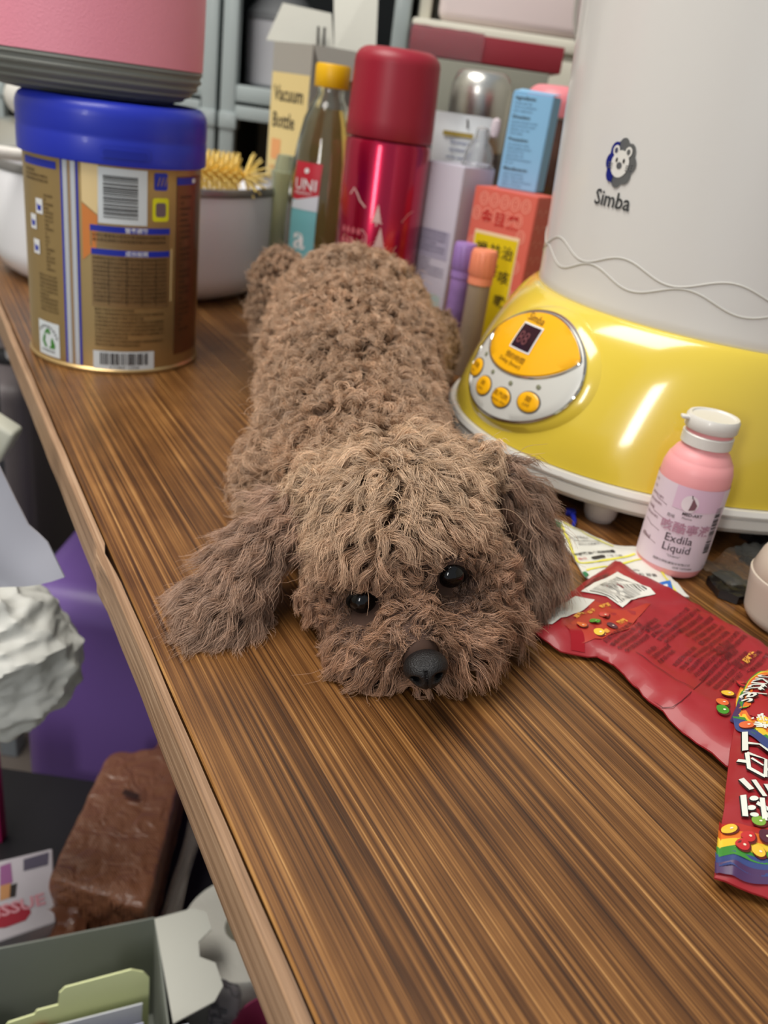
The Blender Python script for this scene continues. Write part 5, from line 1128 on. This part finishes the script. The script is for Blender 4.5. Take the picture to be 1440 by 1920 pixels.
q.poly(ink('red_oval', (160, 30, 50)), [pq(-20, 1712), pq(0, 1700), pq(38, 1694), pq(54, 1700), pq(58, 1712), pq(48, 1726), pq(10, 1740), pq(-20, 1742)], .0003)
a_, b_ = pq(-6, 1734), pq(40, 1720); q.text(ink('pale_red', (214, 150, 160)), 'TISSUE', a_[0]-.012, a_[1], .017, .0005, math.atan2(b_[1]-a_[1], b_[0]-a_[0]), 'LEFT', .03)
q.build(pbx, {'ink_red_oval': 'red_oval'})
# paper roll, clear bag, magenta bowl
ro = thing('white_paper_roll', 'thick white paper roll standing below the desk edge, right of the grey flap', 'roll', (-.068, .486, -.5)); mk('roll_body', *lathe([(.014, .0), (.050, .0), (.0515, .003), (.0515, .076), (.050, .079), (.015, .0795), (.014, .078), (.014, .0)], 56, close=False), mat('soft_paper_roll', (226, 224, 214), .9, bump=.3, bscale=300), ro)
cbg = thing('clear_bag', 'crumpled clear plastic bag leaning over the paper roll', 'bag', (-.0665, .4205, -.5)); crinkbox([(-.010, -.014), (.0105, -.016), (.010, .007), (-.010, .007)], .094, .0025, mat('clear_bag_film', (226, 222, 226), .14, trans=.9, ior=1.12), 'bag_film', cbg, 20, seed=2, sc=90)
mb = thing('magenta_bowl', 'magenta plastic bowl beside the clear bag, beneath the desk edge', 'bowl', (-.024, .396, -.5)); mb.scale = (.78, .78, 1); mk('bowl_body', *lathe([(0, .002), (.028, 0), (.034, .004), (.044, .075), (.0455, .080), (.0435, .0805), (.032, .010), (0, .008)], 56, close=False), mat('magenta_plastic', (150, 58, 92), .45), mb)
# purple bin
pu_ = thing('purple_storage_bin', 'large smooth purple storage bin on the floor beneath the desk', 'bin', (-.185, .86, -.74))
bm = bmesh.new(); box(bm, -.19, -.13, 0, .25, .13, .455, .035, 6); mkb('bin_body', bm, mat('purple_plastic', (116, 88, 158), .38), pu_)
bx('lid_handle', (-.02, -.03, .4552), (.10, .03, .466), mat('purple_plastic'), pu_, .004)
# white crumpled bag and the sheet over it
def crumple(name, c, r, m, parent, amp, sc, seed, sq=1.0):
    bm = bmesh.new(); bmesh.ops.create_icosphere(bm, subdivisions=6, radius=1.0)
    for v in bm.verts:
        n_ = v.co.copy(); p = n_*sc; d = 0; kn_ = Vector((-.45, .1, .88)).normalized(); e1_ = kn_.cross(Vector((0, 1, 0))).normalized(); e2_ = kn_.cross(e1_); ph_ = math.atan2(n_.dot(e2_), n_.dot(e1_)); pol = n_.dot(kn_)
        d += 1.1*(1-abs(math.sin(ph_*6.5+2.6*noise.noise(p*1.4))))*(.35+.65*max(0, pol))-.5
        for o_, a_ in ((.8, .9), (1.9, .34), (4.0, .12)): q_ = Vector((p.x*1.0+p.z*.5, p.y*1.0, p.z*2.2-p.x*.8)); d += a_*(1-2.4*abs(noise.noise(q_*o_+Vector((seed, 0, 0))+.35*noise.noise_vector(p*1.3))))
        v.co = Vector((n_.x*r[0], n_.y*r[1], n_.z*r[2]))*(1+amp*d)+Vector(c)
    return mkb(name, bm, m, parent)
wbag = thing('white_plastic_bag', 'crumpled white plastic bag hanging left of the desk edge', 'bag', (0, 0, 0)); wfm = mat('white_bag_film', (212, 212, 205), .5, trans=.15, bump=.5, bscale=45)
cc = PX(20, 1240, .50); crumple('bag_body', cc+Vector((-.028, .0, .0)), (.074, .06, .060), wfm, wbag, .10, 1.2, 3.0)
mk('bag_handle', *tube(spline([cc+Vector((-.04, 0, .03)), cc+Vector((-.10, .02, .12)), cc+Vector((-.14, .03, .26)), cc+Vector((-.15, .03, .36))], 8), [.018]*8+[.012]*8+[.008]*9, 12), wfm, wbag)
wsh = thing('white_paper_sheet', 'pale lavender sheet draping down above the crumpled white bag', 'sheet', (0, 0, 0))
Lp = [(-60, 800), (0, 862), (30, 935), (52, 985), (85, 1020), (121, 1082), (60, 1092), (0, 1102), (-60, 1120)]
P = [PX(x, y, .425) for x, y in Lp]; vs2, fs = fill2d([(p.x, p.z) for p in P], .006); n = len(vs2)
ff = lambda x, z: .425+.010*noise.noise(Vector((x*22, z*16, 1)))+.004*math.sin(x*60+z*30)
ec = {(f[i], f[(i+1) % len(f)]) for f in fs for i in range(len(f))}
mk('sheet_body', [(x, ff(x, z), z) for x, z in vs2]+[(x, ff(x, z)+.0012, z) for x, z in vs2], [f for f in fs]+[tuple(i+n for i in reversed(f)) for f in fs]+[(b, a, a+n, b+n) for a, b in ec if (b, a) not in ec], mat('lavender_sheet', (196, 196, 206), .6), wsh)
# things further down behind
mg = thing('grey_taupe_case', 'taupe grey case standing on the floor behind the hanging sheet', 'case', (-.53, 1.13, -.74)); bm = bmesh.new(); box(bm, -.16, -.10, 0, .045, .14, .56, .02, 4); mkb('case_body', bm, mat('taupe_plastic', (118, 110, 112), .5), mg)
bx('case_handle', (-.10, -.02, .56), (.03, .0, .580), mat('dark_leg_metal'), mg, .005)
wbl = thing('white_round_tin', 'white round tin on top of the taupe case', 'tin', (-.500, 1.10, -.1595)); mk('tin_body', *lathe([(0, 0), (.034, 0), (.037, .003), (.037, .045), (.030, .056), (0, .058)], 48), mat('dull_white_tub'), wbl)
rk = thing('white_metal_rack', 'white metal rack post at the far left below the desk', 'rack', (0, 0, -.74)); bx('post', (-.520, .955, 0), (-.494, .985, .70), mat('pale_grey_metal', (150, 158, 164), .4, .3), rk, .003); bx('crossbar', (-.494, 1.0, .315), (-.20, 1.012, .340), darkw, rk, .002); bx('post', (-.200, .995, 0), (-.18, 1.015, .50), darkw, rk, .002)
yp = thing('yellow_white_packet', 'yellow and white packet poking out beside the white rack post', 'packet', tuple(PX(-8, 822, .62)))
bx('packet_body', (-.03, -.01, -.016), (.0135, .01, .018), mat('packet_white', (206, 206, 190), .4), yp, .004, 3, M=Matrix.Rotation(.5, 4, 'Y')); bx('packet_band', (-.028, -.0108, -.008), (.004, -.0092, .008), mat('packet_yellow', (206, 180, 50), .4), yp, .0005, M=Matrix.Rotation(.5, 4, 'Y'))
mgf = thing('magenta_folder', 'magenta folder standing at the far left behind the product box', 'folder', (-.345, .60, -.5)); bx('folder_cover', (-.10, 0, 0), (.012, .012, .11), mat('magenta_cover', (170, 30, 96), .4), mgf, .001)
